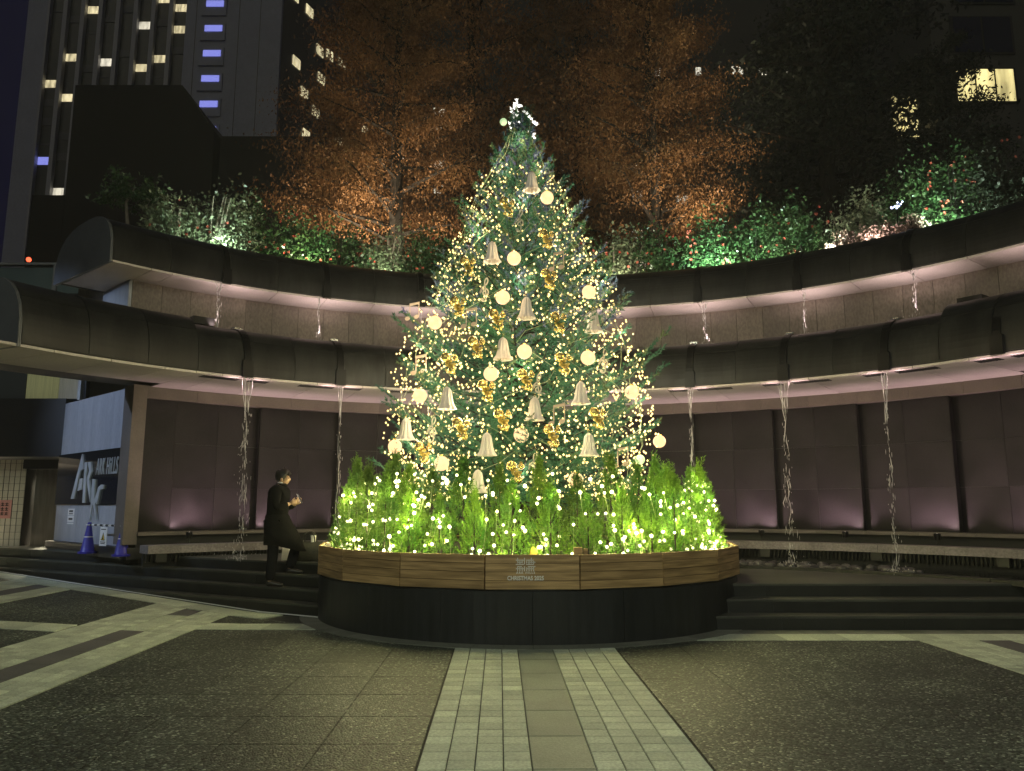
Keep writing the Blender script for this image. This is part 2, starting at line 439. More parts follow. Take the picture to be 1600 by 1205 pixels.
# washed aggregate fields laid in 0.65 m slabs
grav = strip_root('gravel_paving')
gm = tile_mesh(.644, .644, mt=M['gravel'])
def field(x0, x1, y0, y1, border=.5):
    nx = max(1, round((x1 - x0) / .65)); ny = max(1, round((y1 - y0) / .65)); w = (x1 - x0) / nx; d = (y1 - y0) / ny
    for i in range(nx):
        for j in range(ny):
            xa, ya = x0 + i * w, y0 + j * d
            P = [(gx(xa, ya) + .003, ya + .003), (gx(xa + w, ya) - .003, ya + .003), (gx(xa + w, ya + d) - .003, ya + d - .003), (gx(xa, ya + d) + .003, ya + d - .003)]
            if x0 < -2.2: P = clip(P, step_f(border))
            if len(P) > 2 and any(in_planter(*p) for p in P): P = drum_clip(P)
            if len(P) > 2: part('aggregate_slab', lifted(MB().prism(P, -.02, -.002)), M['gravel'], grav)
field(-3.80, -.58, 3.25, 9.75, .0); field(1.15, 4.62, 3.2, 9.0); field(-3.82, -2.4, 10.28, 11.3, .45)
field(-6.98, -5.17, 9.68, 13.2, .45); field(-8.6, -5.17, 5.6, 9.14); field(-12.0, -8.48, 10.3, 15.2, .45)
field(6.32, 9.5, 5.2, 9.0)

# ------------------------------------------------------------------ steps and platform
stp = strip_root('steps')
h1 = PZ / 4
for k in range(4):
    L_ = 9.6 if k == 0 else 10.6 - .45 * (k - 1)
    for j in range(6):
        l0, l1 = L_ * j / 6, L_ * (j + 1) / 6
        p = S0 + SN * (TR * k) + SD * (l0 - .35 if j == 0 else l0 + .002); q = S0 + SN * (TR * k) + SD * (l1 - .002)
        back = SN * (TR + .02 if k < 3 else .8)
        part('step_stone', MB().prism([tuple(v[:2]) for v in (p, q, q + back, p + back)], 0 if k == 0 else h1 * k - .03, h1 * (k + 1) - .03), M['granite'], stp)
        part('step_tread', MB().prism([tuple(v[:2]) for v in (p - SN * .012, q - SN * .012, q + back, p + back)], h1 * (k + 1) - .03 + .0005, h1 * (k + 1)), M['tread'], stp)
h2 = PZR / 3
for k in range(3):
    y = 9.74 + .29 * k
    for j in range(8):
        x0, x1 = 1.8 + j * 1.5, 3.298 + j * 1.5
        part('step_stone', MB().box(x0, x1, y, y + (.31 if k < 2 else .9), 0 if k == 0 else h2 * k - .03, h2 * (k + 1) - .03), M['granite'], stp)
        part('step_tread', MB().box(x0, x1, y - .012, y + (.31 if k < 2 else .9), h2 * (k + 1) - .03 + .0005, h2 * (k + 1)), M['tread'], stp)
plat = MB()
e0 = S0 + SN * .75 + SD * 9.7; e1 = S0 + SN * .75
plat.prism([tuple(e1[:2]), tuple(e0[:2]), tuple((e0 + SN * 2)[:2]), (-9, 18), (0, 17), (0.019, 12.0)], .02, PZ - .006)
plat.prism([(0.02, 12.2), (0.02, 17), (9, 15), (16, 8), (14, 10.6), (2.0, 10.6)], .02, PZR - .006)
part('platform', plat, M['tread'], None)['kind'] = 'structure'
edge = single('drain_strip', lifted(MB().obox(S0 + SD * .55 - SN * .012 + Vector((0, 0, .014)), SD * .55, SN * .008, Vector((0, 0, .006))).obox(S0 + SD * 4.7 - SN * .012 + Vector((0, 0, .014)), SD * 3.6, SN * .008, Vector((0, 0, .006)))), M['white'],
              'thin white edging strip along the foot of the left steps', 'edging')
# the lighter floor of the passage beside the steps
single('passage_floor', MB().box(-30, -9.15, 15.9, 26, .0, .60).box(-30, -11.9, 14.4, 15.89, 0, .52), M['ledge'], 'pale lit floor of the passage beyond the steps', None, kind='structure')

# ------------------------------------------------------------------ fountain wall (lower)
FALLS = [-38.2 + 12.0 * k for k in range(10)]
wl = thing('fountain_wall', 'curved wall of dark polished granite panels behind the tree, under the lower canopy', 'wall', (CX, CY + 9.6, 0))
part('wall_core', MB().arc([(9.92, .0), (10.3, .0), (10.3, 3.62), (9.92, 3.62)], -44.2, 85, 2), M['core'], wl)
EDG = [3 - 44.4 - 9.1 * 0, 3 - 35.3, 3 - 26.2, 3 - 17.1, 3 - 8.0, 3, 3 + 8.0, 3 + 17.1, 3 + 26.2, 3 + 35.3, 3 + 44.4, 3 + 53.5, 3 + 62.6, 3 + 71.7, 3 + 80]
rows = [(1.06, 1.802), (1.804, 2.582), (2.584, 3.34)]
part('granite_panel', MB().arc([(9.56, 1.06), (9.62, 1.06), (9.62, 3.34), (9.56, 3.34)], -44.6, EDG[0] - .05, 1), M['panel'], wl)
for i in range(len(EDG) - 1):
    t0, t1 = EDG[i], EDG[i + 1]
    if t0 < 3: ra, rb = 9.56, 9.72        # saw-tooth: proud at the outer edge, set back at the inner one
    else: ra, rb = 9.72, 9.56
    for j in range(2):
        ta, tb = t0 + (t1 - t0) * j / 2 + .012, t0 + (t1 - t0) * (j + 1) / 2 - .012
        qa, qb = ra + (rb - ra) * j / 2, ra + (rb - ra) * (j + 1) / 2
        for z0, z1 in rows:
            p, q, s_, u_ = pol(ta, qa), pol(tb, qb), pol(tb, qb + .05), pol(ta, qa + .05)
            part('granite_panel', MB().prism([p[:2], q[:2], s_[:2], u_[:2]], z0, z1), M['panel'], wl)
    te = t0 if t0 < 3 else t1
    if t0 != 3 or True:
        p0, p1, p2, p3 = pol(te - .06, 9.555), pol(te + .06, 9.555), pol(te + .06, 9.76), pol(te - .06, 9.76)
        part('panel_edge', MB().prism([p0[:2], p1[:2], p2[:2], p3[:2]], 1.06, 3.338), M['panel'], wl)
for i, t in enumerate(np.arange(-44.6, 84, 5.2)):
    part('lintel_stone', MB().arc([(9.52, 3.345), (9.90, 3.345), (9.90, 3.565), (9.52, 3.565)], t, t + 5.17, 1.3), M['lintel'], wl)
    part('sill_stone', MB().arc([(9.46, .995), (9.90, .995), (9.90, 1.055), (9.46, 1.055)], t, t + 5.17, 1.3), M['lintel'], wl)
part('jamb', MB().arc([(9.50, .85), (9.92, .85), (9.92, 3.56), (9.50, 3.56)], -46.0, -44.62, 1), M['lintel'], wl)
part('trough_back', MB().arc([(9.56, .6), (9.9, .6), (9.9, .99), (9.56, .99)], -44.6, 85, 2), M['core'], wl)
# ledge in front of the trough
lg = thing('stone_ledge', 'pale stone ledge curving along the foot of the fountain wall', 'ledge', (CX, CY + 8.85, PZ))
for t in np.arange(-45.0, 84, 6.6):
    part('ledge_stone', MB().arc([(8.80, .725), (9.16, .725), (9.16, .855), (8.80, .855)], t, t + 6.57, 1.3), M['ledge'], lg)
gr = MB()
for t in np.arange(-44.9, 80, .42): gr.arc([(8.90, .585), (8.94, .585), (8.94, .724), (8.90, .724)], t, t + .2, 1)
part('grille_bars', gr, M['dark'], lg, kind='stuff')
part('grille_back', MB().arc([(8.99, .5), (9.05, .5), (9.05, .724), (8.99, .724)], -45, 84, 2), M['core'], lg)
for t in np.arange(-44, 80, 12.0): part('ledge_support', MB().arc([(8.86, .585), (8.98, .585), (8.98, .723), (8.86, .723)], t, t + 1.1, 1), M['granite'], lg)
# basin
single('water', MB().arc([(7.42, .3), (8.96, .3), (8.96, PZR + .008), (7.42, PZR + .008)], 8, 84, 2), M['pool'], 'shallow dark water of the fountain basin', None, kind='structure')
bs = thing('basin_kerb', 'low dark stone kerb round the fountain basin', 'kerb', (CX, CY + 7.35, PZR))
for t in np.arange(8, 84, 8): part('kerb_stone', MB().arc([(7.26, PZR - .03), (7.42, PZR - .03), (7.42, PZR + .04), (7.26, PZR + .04)], t, t + 7.95, 1.4), M['granite'], bs)
pebs = []
for k in range(3):
    mb = MB().ball((0, 0, 0), .07, 9, 6, .55)
    V = np.array(mb.v); V *= 1 + .16 * np.sin(V[:, [1]] * 40 + k) + .12 * np.cos(V[:, [0]] * 33 + k * 2)
    pebs.append(fast_mesh('pebble', V, mb.f, M['pebble'], True))
for k in range(120):
    t = rng.uniform(22, 37) if k < 90 else rng.uniform(37, 47)
    r = rng.uniform(7.48, 8.1)
    o = piece('pebble', pebs[k % 3], None, pol(t, r, PZR + .02 + rng.uniform(0, .02)), rng.uniform(0, 6.3), tuple(rng.uniform(.6, 1.7, 3)))
    tag(o, 'smooth dark river pebble lying in the basin right of the planter', 'pebble', 'pebbles in the fountain basin')
tag(piece('pebble', pebs[0], None, pol(25.2, 7.47, PZR + .05), .4, (1.9, 1.5, 1.3)), 'large pale pebble at the basin edge just right of the planter', 'pebble', None)

# return wall at the left end, dark glass band with the raised letters
RO = Vector((-6.66, 13.52, 0)); RDn = Vector((-.7387, .6741, 0)); RN = Vector((-.6741, -.7387, 0))
rw = thing('return_wall', 'pale stone end wall with a dark glass sign band, left of the fountain', 'wall', (-7.8, 14.3, PZ))
def rbox(s0, s1, z0, z1, t0, t1): return MB().plate([(s0, z0), (s1, z0), (s1, z1), (s0, z1)], RO, RDn, RN, t0, t1)
part('stone_panel', rbox(.0, 3.6, 2.53, 3.60, -.35, 0), M['retwall'], rw)
for s in range(3): part('stone_panel', rbox(.0 + 1.2 * s + .003, 1.2 * s + 1.197, .80, 1.515, -.35, 0), M['retwall'], rw)
M['signglass'] = mat('dark_sign_glass', (.012, .014, .018), rough=.07, spec=.8)
part('glass_band', rbox(-.03, 3.62, 1.518, 2.527, -.34, .03), M['signglass'], rw)
part('plinth', rbox(-.4, 3.7, .60, .795, -.35, .12), M['granite'], rw)
letters = {'A': [(2.25, 2.49), (2.09, 2.21), (2.26, 2.16), (2.49, 1.63), (2.66, 1.63)], 'bar': [(2.26, 2.01), (2.14, 2.02), (2.11, 1.81), (2.34, 1.78)],
           'R': [(2.07, 2.32), (1.94, 2.32), (1.90, 1.55), (2.03, 1.55)], 'Rb': [(1.90, 2.32), (1.75, 2.32), (1.66, 2.14), (1.77, 1.99), (1.64, 1.77), (1.63, 1.56), (1.89, 1.97), (1.80, 2.16)],
           'K': [(1.60, 1.99), (1.48, 1.98), (1.43, 1.68), (1.26, 1.24), (1.50, 1.54), (1.58, 1.21), (1.60, 1.70)], 'Kb': [(1.28, 1.83), (1.15, 1.88), (1.01, 1.87), (1.03, 1.80), (1.17, 1.79), (1.27, 1.52), (1.41, 1.59)]}
sg = thing('wall_sign', 'raised grey metal letters ARK with smaller ARK HILLS lettering on the dark glass band', 'sign', tuple(RO + RDn * 1.8 + Vector((0, 0, 1.9))))
M['letter'] = mat('brushed_letter', (.42, .46, .50), (.5, .54, .58), 3, .45, metal=.2)
def mirror_face(mb): return mb
for k, pl in letters.items():
    part('letter_stroke', MB().plate(pl, RO, RDn, RN, .031, .055 + (.004 if k.endswith('b') else 0)), M['letter'], sg)


def text_mesh(body, size, xs=1.0, ext=.003, mt=None, shear=0.0, spacing=1.0, bold=0.0):
    c = bpy.data.curves.new('lettering', 'FONT'); c.body = body; c.size = size; c.extrude = ext; c.align_x = 'CENTER'; c.align_y = 'CENTER'; c.shear = shear; c.space_character = spacing
    c.resolution_u = 3; c.offset = bold
    o = bpy.data.objects.new('lettering', c); COL.objects.link(o)
    bpy.context.view_layer.update()
    me = bpy.data.meshes.new_from_object(o.evaluated_get(bpy.context.evaluated_depsgraph_get()))
    bpy.data.objects.remove(o); me.name = 'lettering'
    me.transform(Matrix.Diagonal((xs, 1, 1, 1)))
    me.materials.clear(); me.materials.append(mt)
    return me


def face_rot(n):      # text that stands upright and looks along the horizontal normal n
    n = Vector(n).normalized(); x = Vector((0, 0, 1)).cross(n); return Matrix((x, Vector((0, 0, 1)), n)).transposed().to_euler()


p = RO + RDn * 1.0 + Vector((0, 0, 2.20)) + RN * .036
piece('lettering', text_mesh('ARK HiLLS', .44, .46, .006, M['letter'], .12, 1.12), sg, p, rot=face_rot(RN))
nt_ = thing('paper_notice', 'pair of small white paper notices on the stone wall below the dark sign band', 'notice', tuple(RO + RDn * 2.75 + Vector((0, 0, 1.28))))
for z0, z1 in ((1.31, 1.44), (1.18, 1.30), (1.14, 1.165)):
    part('paper', rbox(2.55, 2.90, z0, z1, .001, .004), M['white'], nt_)
for z0, z1 in ((1.37, 1.41), (1.33, 1.35), (1.22, 1.26)):
    part('print_line', rbox(2.62, 2.83, z0, z1, .0042, .0050), M['black'], nt_)


# ------------------------------------------------------------------ curved canopies
def dome(r0, z0, h, w, off=0.0, n=14, t0=0.0, t1=1.0):
    """outline of the half-round beam: upright front, rounded top, long back"""
    pts = []
    for i in range(n + 1):
        a = math.pi * (t0 + (t1 - t0) * i / n)
        cxx = math.cos(a); sgn = 1 if cxx >= 0 else -1
        u = abs(cxx) ** .75; r = r0 + w * .42 - sgn * u * (w * .42 if sgn > 0 else w * .58)
        z = z0 + h * (math.sin(a) ** .72)
        d = Vector((r - (r0 + w * .42), (z - z0) * 1.0)); d = d.normalized() if d.length > 0 else Vector((0, 1))
        pts.append((r + d.x * off, z + max(0, d.y) * off))
    return pts


def canopy(name, label, r0, z0, h, w, tl, tr, joints, wall_r, raised, back=True):
    t = thing(name, label, 'canopy', (CX, CY + r0, z0))
    lim = 1.0 if back else .56
    core = dome(r0, z0, h, w, -.01, 14, 0, lim)
    if not back: core += [(wall_r + .2, core[-1][1]), (wall_r + .2, z0 + .03), (r0 + .03, z0 + .03)]
    part('beam_core', MB().arc(core, tl + .2, tr, 1.5), M['core'], t, smooth=False)
    hi_w = w
    for a, b in zip(joints[:-1], joints[1:]):
        mid = (a + b) / 2; up = 1.0
        if raised and (mid < raised[0] or mid > raised[1]): up = 1.115
        for s0, s1 in ((0.0, .20), (.20, .36), (.36, lim)):
            o_ = dome(r0, z0, h * up, w, .0, 8, s0 + .0015, s1 - .0015); i_ = dome(r0, z0, h * up, w, -.05, 8, s0 + .0015, s1 - .0015)
            part('cladding_panel', MB().arc(o_ + i_[::-1], a + .05, b - .05, 1.0), M['clad'], t, smooth=False)
    return t


def soffit_ring(t, ra, rb, z, tl, tr, cuts):
    for a, b in zip(cuts[:-1], cuts[1:]):
        rbb = rb(.5 * (a + b)) if callable(rb) else rb
        part('soffit_panel', MB().arc([(ra, z - .035), (rbb, z - .035), (rbb, z), (ra, z)], a + .03, b - .03, 1.2), M['soffit'], t)


lowr, lowz = 7.56, 3.585
lj = [-63.4, -56.5, -50, -44.2]
for k in range(9): lj += [FALLS[k] - .45, FALLS[k] + .45, FALLS[k] + 6.0]
lj = [x for x in lj if x < 58] + [64, 70, 76, 84]
for i, x in enumerate(list(lj)): pass
lo_c = canopy('lower_canopy', 'lower curved half-round stone canopy whose water channels feed the long falls', lowr, lowz, .90, 2.3, -63.4, 84, lj, 9.9, (-43.9, 51.5), back=False)
cuts = [-66, -60, -54, -48, -44.3] + [FALLS[0] - 3 + 6 * k for k in range(20) if FALLS[0] - 3 + 6 * k < 84]
soffit_ring(lo_c, lowr + .01, lambda m: 9.05 if m < -44.3 else (9.15 if m > 53 else 9.55), lowz, 0, 0, cuts)
upr, upz = 8.90, 5.475
uj = [-50.6, -44.5]
for k in range(9): uj += [FALLS[k] - .4, FALLS[k] + .4, FALLS[k] + 6.0]
uj = [x for x in uj if x < 62] + [68, 76, 84]
up_c = canopy('upper_canopy', 'upper curved half-round stone canopy below the camellia hedge', upr, upz, .88, 2.25, -50.6, 84, uj, 9.9, None, back=True)
soffit_ring(up_c, upr + .01, lambda m: 10.9 if m < -46.4 else 9.75, upz, 0, 0, [-50.55, -46.5] + [FALLS[0] - 6 + 6 * k for k in range(21) if FALLS[0] - 6 + 6 * k < 84])
part('end_cap', MB().arc([(upr - .0, upz - .04)] + dome(upr, upz, .885, 2.25, .006)[::1] + [(upr + 2.25, upz - .04)], -50.9, -50.62, 1), M['endcap'], up_c)
part('end_cap', MB().arc([(lowr, lowz - .04)] + dome(lowr, lowz, 1.01, 2.3, .006) + [(lowr + 2.3, lowz - .04)], -63.75, -63.42, 1), M['endcap'], lo_c)
for c_, r0, z0, h, w, wd_ in ((lo_c, lowr, lowz, .9, 2.3, .42), (up_c, upr, upz, .88, 2.25, .32)):
    for k in range(9):
        f = FALLS[k]
        part('water_channel', MB().arc(dome(r0, z0, h, w, .022, 12, 0.0, .46) + dome(r0, z0, h, w, -.03, 12, 0.0, .46)[::-1], f - wd_, f + wd_, .5), M['dark'], c_, smooth=False)
        part('channel_spout', MB().arc([(r0 - .05, z0 - .02), (r0 + .02, z0 - .02), (r0 + .02, z0 + .26), (r0 - .035, z0 + .26)], f - wd_ * 1.55, f + wd_ * 1.55, .7), M['dark'], c_)
        q = dome(r0, z0, h, w, .03, 12, .30, .46)
        if c_ is lo_c: part('channel_rim', MB().arc([(a, b + .02) for a, b in q[8:13]] + [(a, b - .03) for a, b in q[8:13]][::-1], f - wd_ * 1.1, f + wd_ * 1.1, .5), M['chrome'], c_)
for k in range(9):
    f = FALLS[k]; vg = MB()
    for u in list(np.arange(-4.9, -.7, .3)) + list(np.arange(.8, 3.1, .3)):
        u = u if f < 5 else -u
        vg.arc([(lowr + .12, lowz - .042), (lowr + .34, lowz - .042), (lowr + .34, lowz - .034), (lowr + .12, lowz - .034)], f + u, f + u + .17, 1)
    part('vent_slots', vg, M['black'], lo_c, kind='stuff')
# upper wall between the two canopies
uw = thing('upper_wall', 'curved brownish stone wall between the two canopies, lit from the upper soffit', 'wall', (CX, CY + 9.8, 4.4))
for t in np.arange(-46.4, 84, 3.0):
    part('stone_panel', MB().arc([(9.74, 4.3), (10.0, 4.3), (10.0, 5.475), (9.74, 5.475)], t + .02, t + 2.98, 1), M['upwall'], uw)
part('end_panel', MB().arc([(9.745, 4.0), (11.0, 4.0), (11.0, 5.44), (9.745, 5.44)], -46.75, -46.43, 1), M['retwall'], uw)
sc = MB()
for t in np.arange(-41, 60, 2.05):
    if all(abs(t - f) > .6 for f in FALLS): sc.arc([(9.72, 4.50), (9.74, 4.50), (9.74, 4.52 + rng.uniform(.1, .35)), (9.735, 4.52 + rng.uniform(.1, .35))], t, t + .06, 1)
part('lime_streaks', sc, M['ledge'], uw, kind='stuff')
for t, z, n in ((-40.6, 4.62, 'left'), (52.2, 4.65, 'right')):
    b_ = thing('box_floodlight', 'small dark box lamp standing on the lower canopy near its %s end' % n, 'floodlight', pol(t, 8.9, z))
    part('housing', MB().arc([(8.75, z), (9.1, z), (9.1, z + .13), (8.75, z + .13)], t - 1.4, t + 1.0, 1), M['dark'], b_)
    part('bracket', MB().arc([(8.88, z - .24), (8.96, z - .24), (8.96, z), (8.88, z)], t - .4, t, 1), M['dark'], b_)

# water falls
def waterfall(t, r, ztop, zbot, label, group, wide, seed, drops):
    g = np.random.default_rng(seed); c = Vector(pol(t, r, 0)); tan = Vector((math.cos(R(t)), -math.sin(R(t)), 0)); rad = Vector((math.sin(R(t)), math.cos(R(t)), 0))
    o = thing('waterfall', label, 'waterfall', tuple(c + Vector((0, 0, zbot))), group)
    H = ztop - zbot
    for s in range(4 if wide > .1 else 3):
        n = 44; off = (s - (1.5 if wide > .1 else 1)) * wide * .42; walk = 0.0; run = []; on = 1
        for i in range(n + 1):
            f = i / n
            con = max(0, 1 - f / .22) ** 1.3
            walk += g.normal(0, .010) * (.4 + f) - walk * .06
            q = c + tan * (off * (con * .85 + .15) + walk * wide / .12) + rad * (-.12 * f + g.normal(0, .004)) + Vector((0, 0, ztop - H * f))
            if f > .2 and g.uniform() < .22: on = 1 - on
            if on or f < .2: run.append((q, max(.002, (.0068 - .0025 * f) * g.uniform(.25, 1.3))))
            if (not (on or f < .2) or i == n) and len(run) > 1:
                run[0] = (run[0][0], .0015) if f > .25 else run[0]; run[-1] = (run[-1][0], .0012)
                part('water_strand', MB().tube([a for a, b in run], [b for a, b in run], 5), M['water'], o, smooth=True); run = []
            elif not (on or f < .2): run = []
    d = MB()
    for i in range(drops):
        f = g.uniform(.12, 1) ** .8
        q = c + tan * g.normal(0, wide * (.12 + .26 * f)) + rad * (g.normal(-.1 * f, .05)) + Vector((0, 0, ztop - H * f)); l = g.uniform(.008, .045)
        d.tube([q, q + Vector((0, 0, -l)), q + Vector((0, 0, -2 * l))], [.0008, g.uniform(.002, .0048), .0008], 4, False)
    for i in range(int(drops * .35)):
        q = c + tan * g.normal(0, wide * 1.0) + rad * g.normal(-.1, .1) + Vector((0, 0, zbot + abs(g.normal(0, .07))))
        d.tube([q, q + Vector((0, 0, .012)), q + Vector((0, 0, .024))], [.0008, .004, .0008], 4, False)
    part('droplets', d, M['mist'], o, kind='stuff')


order = ['first', 'second', 'third', 'fourth', 'fifth', 'sixth', 'seventh', 'eighth']
wherel = ['long water fall beside the standing man, leftmost of the lower falls', 'long water fall between the man and the planter, second lower fall from the left',
          'long water fall behind the left side of the fir, mostly hidden', 'long water fall directly behind the fir, hidden by its crown',
          'long water fall behind the right side of the fir, mostly hidden', 'long water fall just right of the fir, dropping behind the rightmost cypresses',
          'long bright water fall on the right, second from the right end', 'long water fall splashing into the basin, rightmost of the lower falls']
for k in range(8):
    waterfall(FALLS[k], lowr - .03, lowz - .02, PZ if k < 4 else PZR, wherel[k], 'long water falls from the lower canopy', .15 if k in (0, 6) else .10, 40 + k, 150 if k == 0 else 90)
    u = ['leftmost of the short upper water falls, below the big pale shrub', 'second short upper water fall from the left, under the red flowered bush', 'third short upper fall, behind the left edge of the fir',
         'fourth short upper fall, hidden behind the fir', 'fifth short upper fall, hidden behind the right of the fir', 'short upper water fall nearest the fir on its right',
         'short upper water fall, second from the right end', 'rightmost of the short upper water falls, below the pink groundcover'][k]
    waterfall(FALLS[k] - (1.0 if k < 2 else -.8 if k > 4 else 0), upr - .03, upz - .02, 4.50, u, 'short water falls from the upper canopy', .11 if k in (0, 5, 7) else .07, 80 + k, 26)

# lamps of the fountain: uplights in the trough, lamps at the channel mouths
PINK = (1.0, .66, .70)
upl = MB()
fx = thing('uplight', 'small round uplight in the trough at the foot of the fountain wall', 'uplight', (0, 0, 0), 'uplights in the trough')
part('lamp_body', MB().tube([(0, 0, -.28), (0, 0, -.09)], .012, 5).lathe([(.0, -.1), (.05, -.1), (.055, 0), (.045, .0)], n=10), M['dark'], fx, local=True)
part('lamp_lens', MB().lathe([(.045, -.005), (.0001, .0)], n=10), M['lens'], fx, local=True)
first = True
for i, te in enumerate(EDG):
    if te == 3 or te > 70: continue
    sgn = 1 if te < 3 else -1
    l = pol(te + sgn * 1.35, 9.18, 1.05)
    if first: fx.location = l; W[fx.name] = Vector(l); first = False
    else: dup(fx, l)
    spot('uplight_and_fill', pol(te + sgn * 1.35, 9.18, 1.10), pol(te + sgn * 1.0, 9.60, 1.75), 62, PINK, 120, .7, .03)
    spot('uplight_and_fill', pol(te + sgn * 4.0, 9.16, 1.08), pol(te + sgn * 4.2, 9.60, 1.75), 34, PINK, 120, .7, .03)
    spot('uplight_and_fill', pol(te + sgn * 2.5, 9.20, .97), pol(te + sgn * 2.5, 8.5, 3.5), 17, (1, .84, .84), 80, .9, .03)  # flood without a fixture, added to brighten the lower soffit
for i, f in enumerate(FALLS[:9]):
    for u, w_ in ((-1.7, 38.0), (1.7, 38.0), (-4.6, 9), (4.6, 9)):
        l = pol(f + u, 8.70, 4.56)
        dup(fx, l, label='small round uplight on top of the lower canopy beside a water channel', group='uplights on the lower canopy')
        spot('soffit_lamp', Vector(l) + Vector((0, 0, .03)), pol(f + u * .85, upr + .16, upz), w_, (1.0, .74, .71), 92, .8, .03)
    for u, w_ in ((-1.5, 3.2), (1.5, 3.2)):
        point('soffit_lamp', pol(f + u, lowr - .02, lowz - .14), w_, PINK, .03)

# thin haze added to imitate the bloom round the lit tree
hm = bpy.data.materials.new('bloom_haze'); hm.use_nodes = True
hn = hm.node_tree.nodes; hn.remove(hn['Principled BSDF'])
pv = hn.new('ShaderNodeVolumePrincipled'); pv.inputs['Color'].default_value = (.95, .93, .85, 1); pv.inputs['Density'].default_value = .0015; pv.inputs['Anisotropy'].default_value = 0.0
hm.node_tree.links.new(pv.outputs[0], hn['Material Output'].inputs['Volume'])
tag(part('haze', MB().box(-81, 81, -61, 131, -1.4, 89), hm), 'faint added haze imitating the bloom round the lit fir', None, None, 'stuff')

# ------------------------------------------------------------------ left building, passage
lb = thing('side_building', 'dark glazed building over a lit passage at the far left', 'building', (-14, 17, .6))
M['navyglass'] = mat('navy_glass', (.02, .03, .06), rough=.12, spec=.6)
M['curtain'] = mat('lit_curtain', (.35, .36, .2), (.5, .5, .28), 3, .8, stretch=(14, 14, .4), emit=(.55, .55, .26), es=.13)
M['cornice'] = mat('black_fascia', (.008, .008, .01), rough=.5)
part('fascia', MB().box(-24, -9.35, 16.0, 17.2, 2.50, 3.72), M['cornice'], lb)
part('window_band', MB().box(-24, -9.15, 16.35, 16.5, 3.72, 5.3), M['navyglass'], lb)
part('curtain', MB().box(-10.4, -9.72, 16.30, 16.34, 3.76, 5.0), M['curtain'], lb)
part('curtain', MB().box(-9.70, -9.30, 16.30, 16.34, 3.76, 5.0), mat('pale_blind', (.3, .3, .28), (.42, .42, .4), 3, .8, stretch=(14, 14, .4), emit=(.5, .5, .42), es=.10), lb)
part('curtain', MB().box(-11.4, -10.42, 16.30, 16.34, 3.76, 5.0), mat('grey_blind', (.05, .06, .07), rough=.7), lb)
part('window_frame', MB().box(-9.28, -9.22, 16.27, 16.35, 3.73, 5.0), M['grey'], lb)
part('passage_ceiling', MB().box(-24, -9.0, 17.21, 25, 2.62, 2.8), M['white'], lb)
part('back_wall', MB().box(-24, -9.0, 25, 25.2, .6, 2.62), mat('cream_wall', (.6, .52, .33), (.66, .58, .38), 2, .7), lb)
part('side_wall', MB().box(-9.25, -9.0, 16.6, 24.99, .6, 2.62), M['lintel'], lb)
part('metal_door', MB().box(-10.62, -9.98, 17.3, 17.55, .61, 2.3), mat('door_metal', (.22, .2, .17), (.3, .28, .24), 3, .35, metal=.6, stretch=(6, 6, .5)), lb)
part('door_hood', MB().box(-10.75, -9.3, 17.0, 17.6, 2.30, 2.60), M['cornice'], lb)
colm = thing('tiled_pillar', 'pillar clad in narrow white tiles in the lit passage', 'pillar', (-11.1, 17.3, .6))
part('pillar_core', MB().box(-11.45, -10.72, 17.12, 17.7, .6, 2.61), M['dark'], colm)
tm = fast_mesh('tile', MB().box(-.052, .052, -.008, .008, -.072, .072).v, MB().box(-.052, .052, -.008, .008, -.072, .072).f, mat('glazed_tile', (.62, .6, .5), rough=.25, rand=.06))
for i in range(6):
    for j in range(13): piece('tile', tm, colm, (-11.385 + .12 * i, 17.105, .70 + .15 * j))
pst = thing('poster', 'pink poster with dark characters on the tiled pillar', 'poster', (-11.1, 17.08, 1.35))
part('sheet', MB().box(-11.36, -10.97, 17.085, 17.09, 1.22, 1.62), mat('pink_paper', (.62, .30, .28), rough=.7), pst)
pc = MB()
for i in range(2):
    for j in range(3):
        x, z = -11.20 + .09 * i, 1.29 + .10 * j
        pc.box(x, x + .07, 17.080, 17.084, z, z + .018).box(x, x + .07, 17.080, 17.084, z + .04, z + .055).box(x + .026, x + .044, 17.078, 17.0799, z, z + .075)
part('dark_characters', pc, M['black'], pst)
M['down'] = mat('downlight_lens', (1, .95, .8), emit=(1, .93, .66), es=6)
for i, (x, y) in enumerate(((-11.6, 16.9 + .6), (-12.3, 19.6), (-10.2, 18.4), (-13.5, 18.2))):
    d_ = thing('downlight', ['round ceiling downlight just left of the tiled pillar', 'deeper ceiling downlight in the passage', 'ceiling downlight above the metal door', 'ceiling downlight at the picture edge of the passage'][i], 'downlight', (x, y, 2.6), 'passage downlights')
    part('trim', MB().lathe([(.13, 0), (.13, -.02), (.10, -.022)], (x, y, 2.619), 12), M['white'], d_)
    part('lens', MB().lathe([(.10, -.012), (.001, -.014)], (x, y, 2.619), 12), M['down'], d_)
    spot('downlight_lamp', (x, y, 2.57), (x, y, 0), 1500, (1, .90, .62), 140, .5, .08)
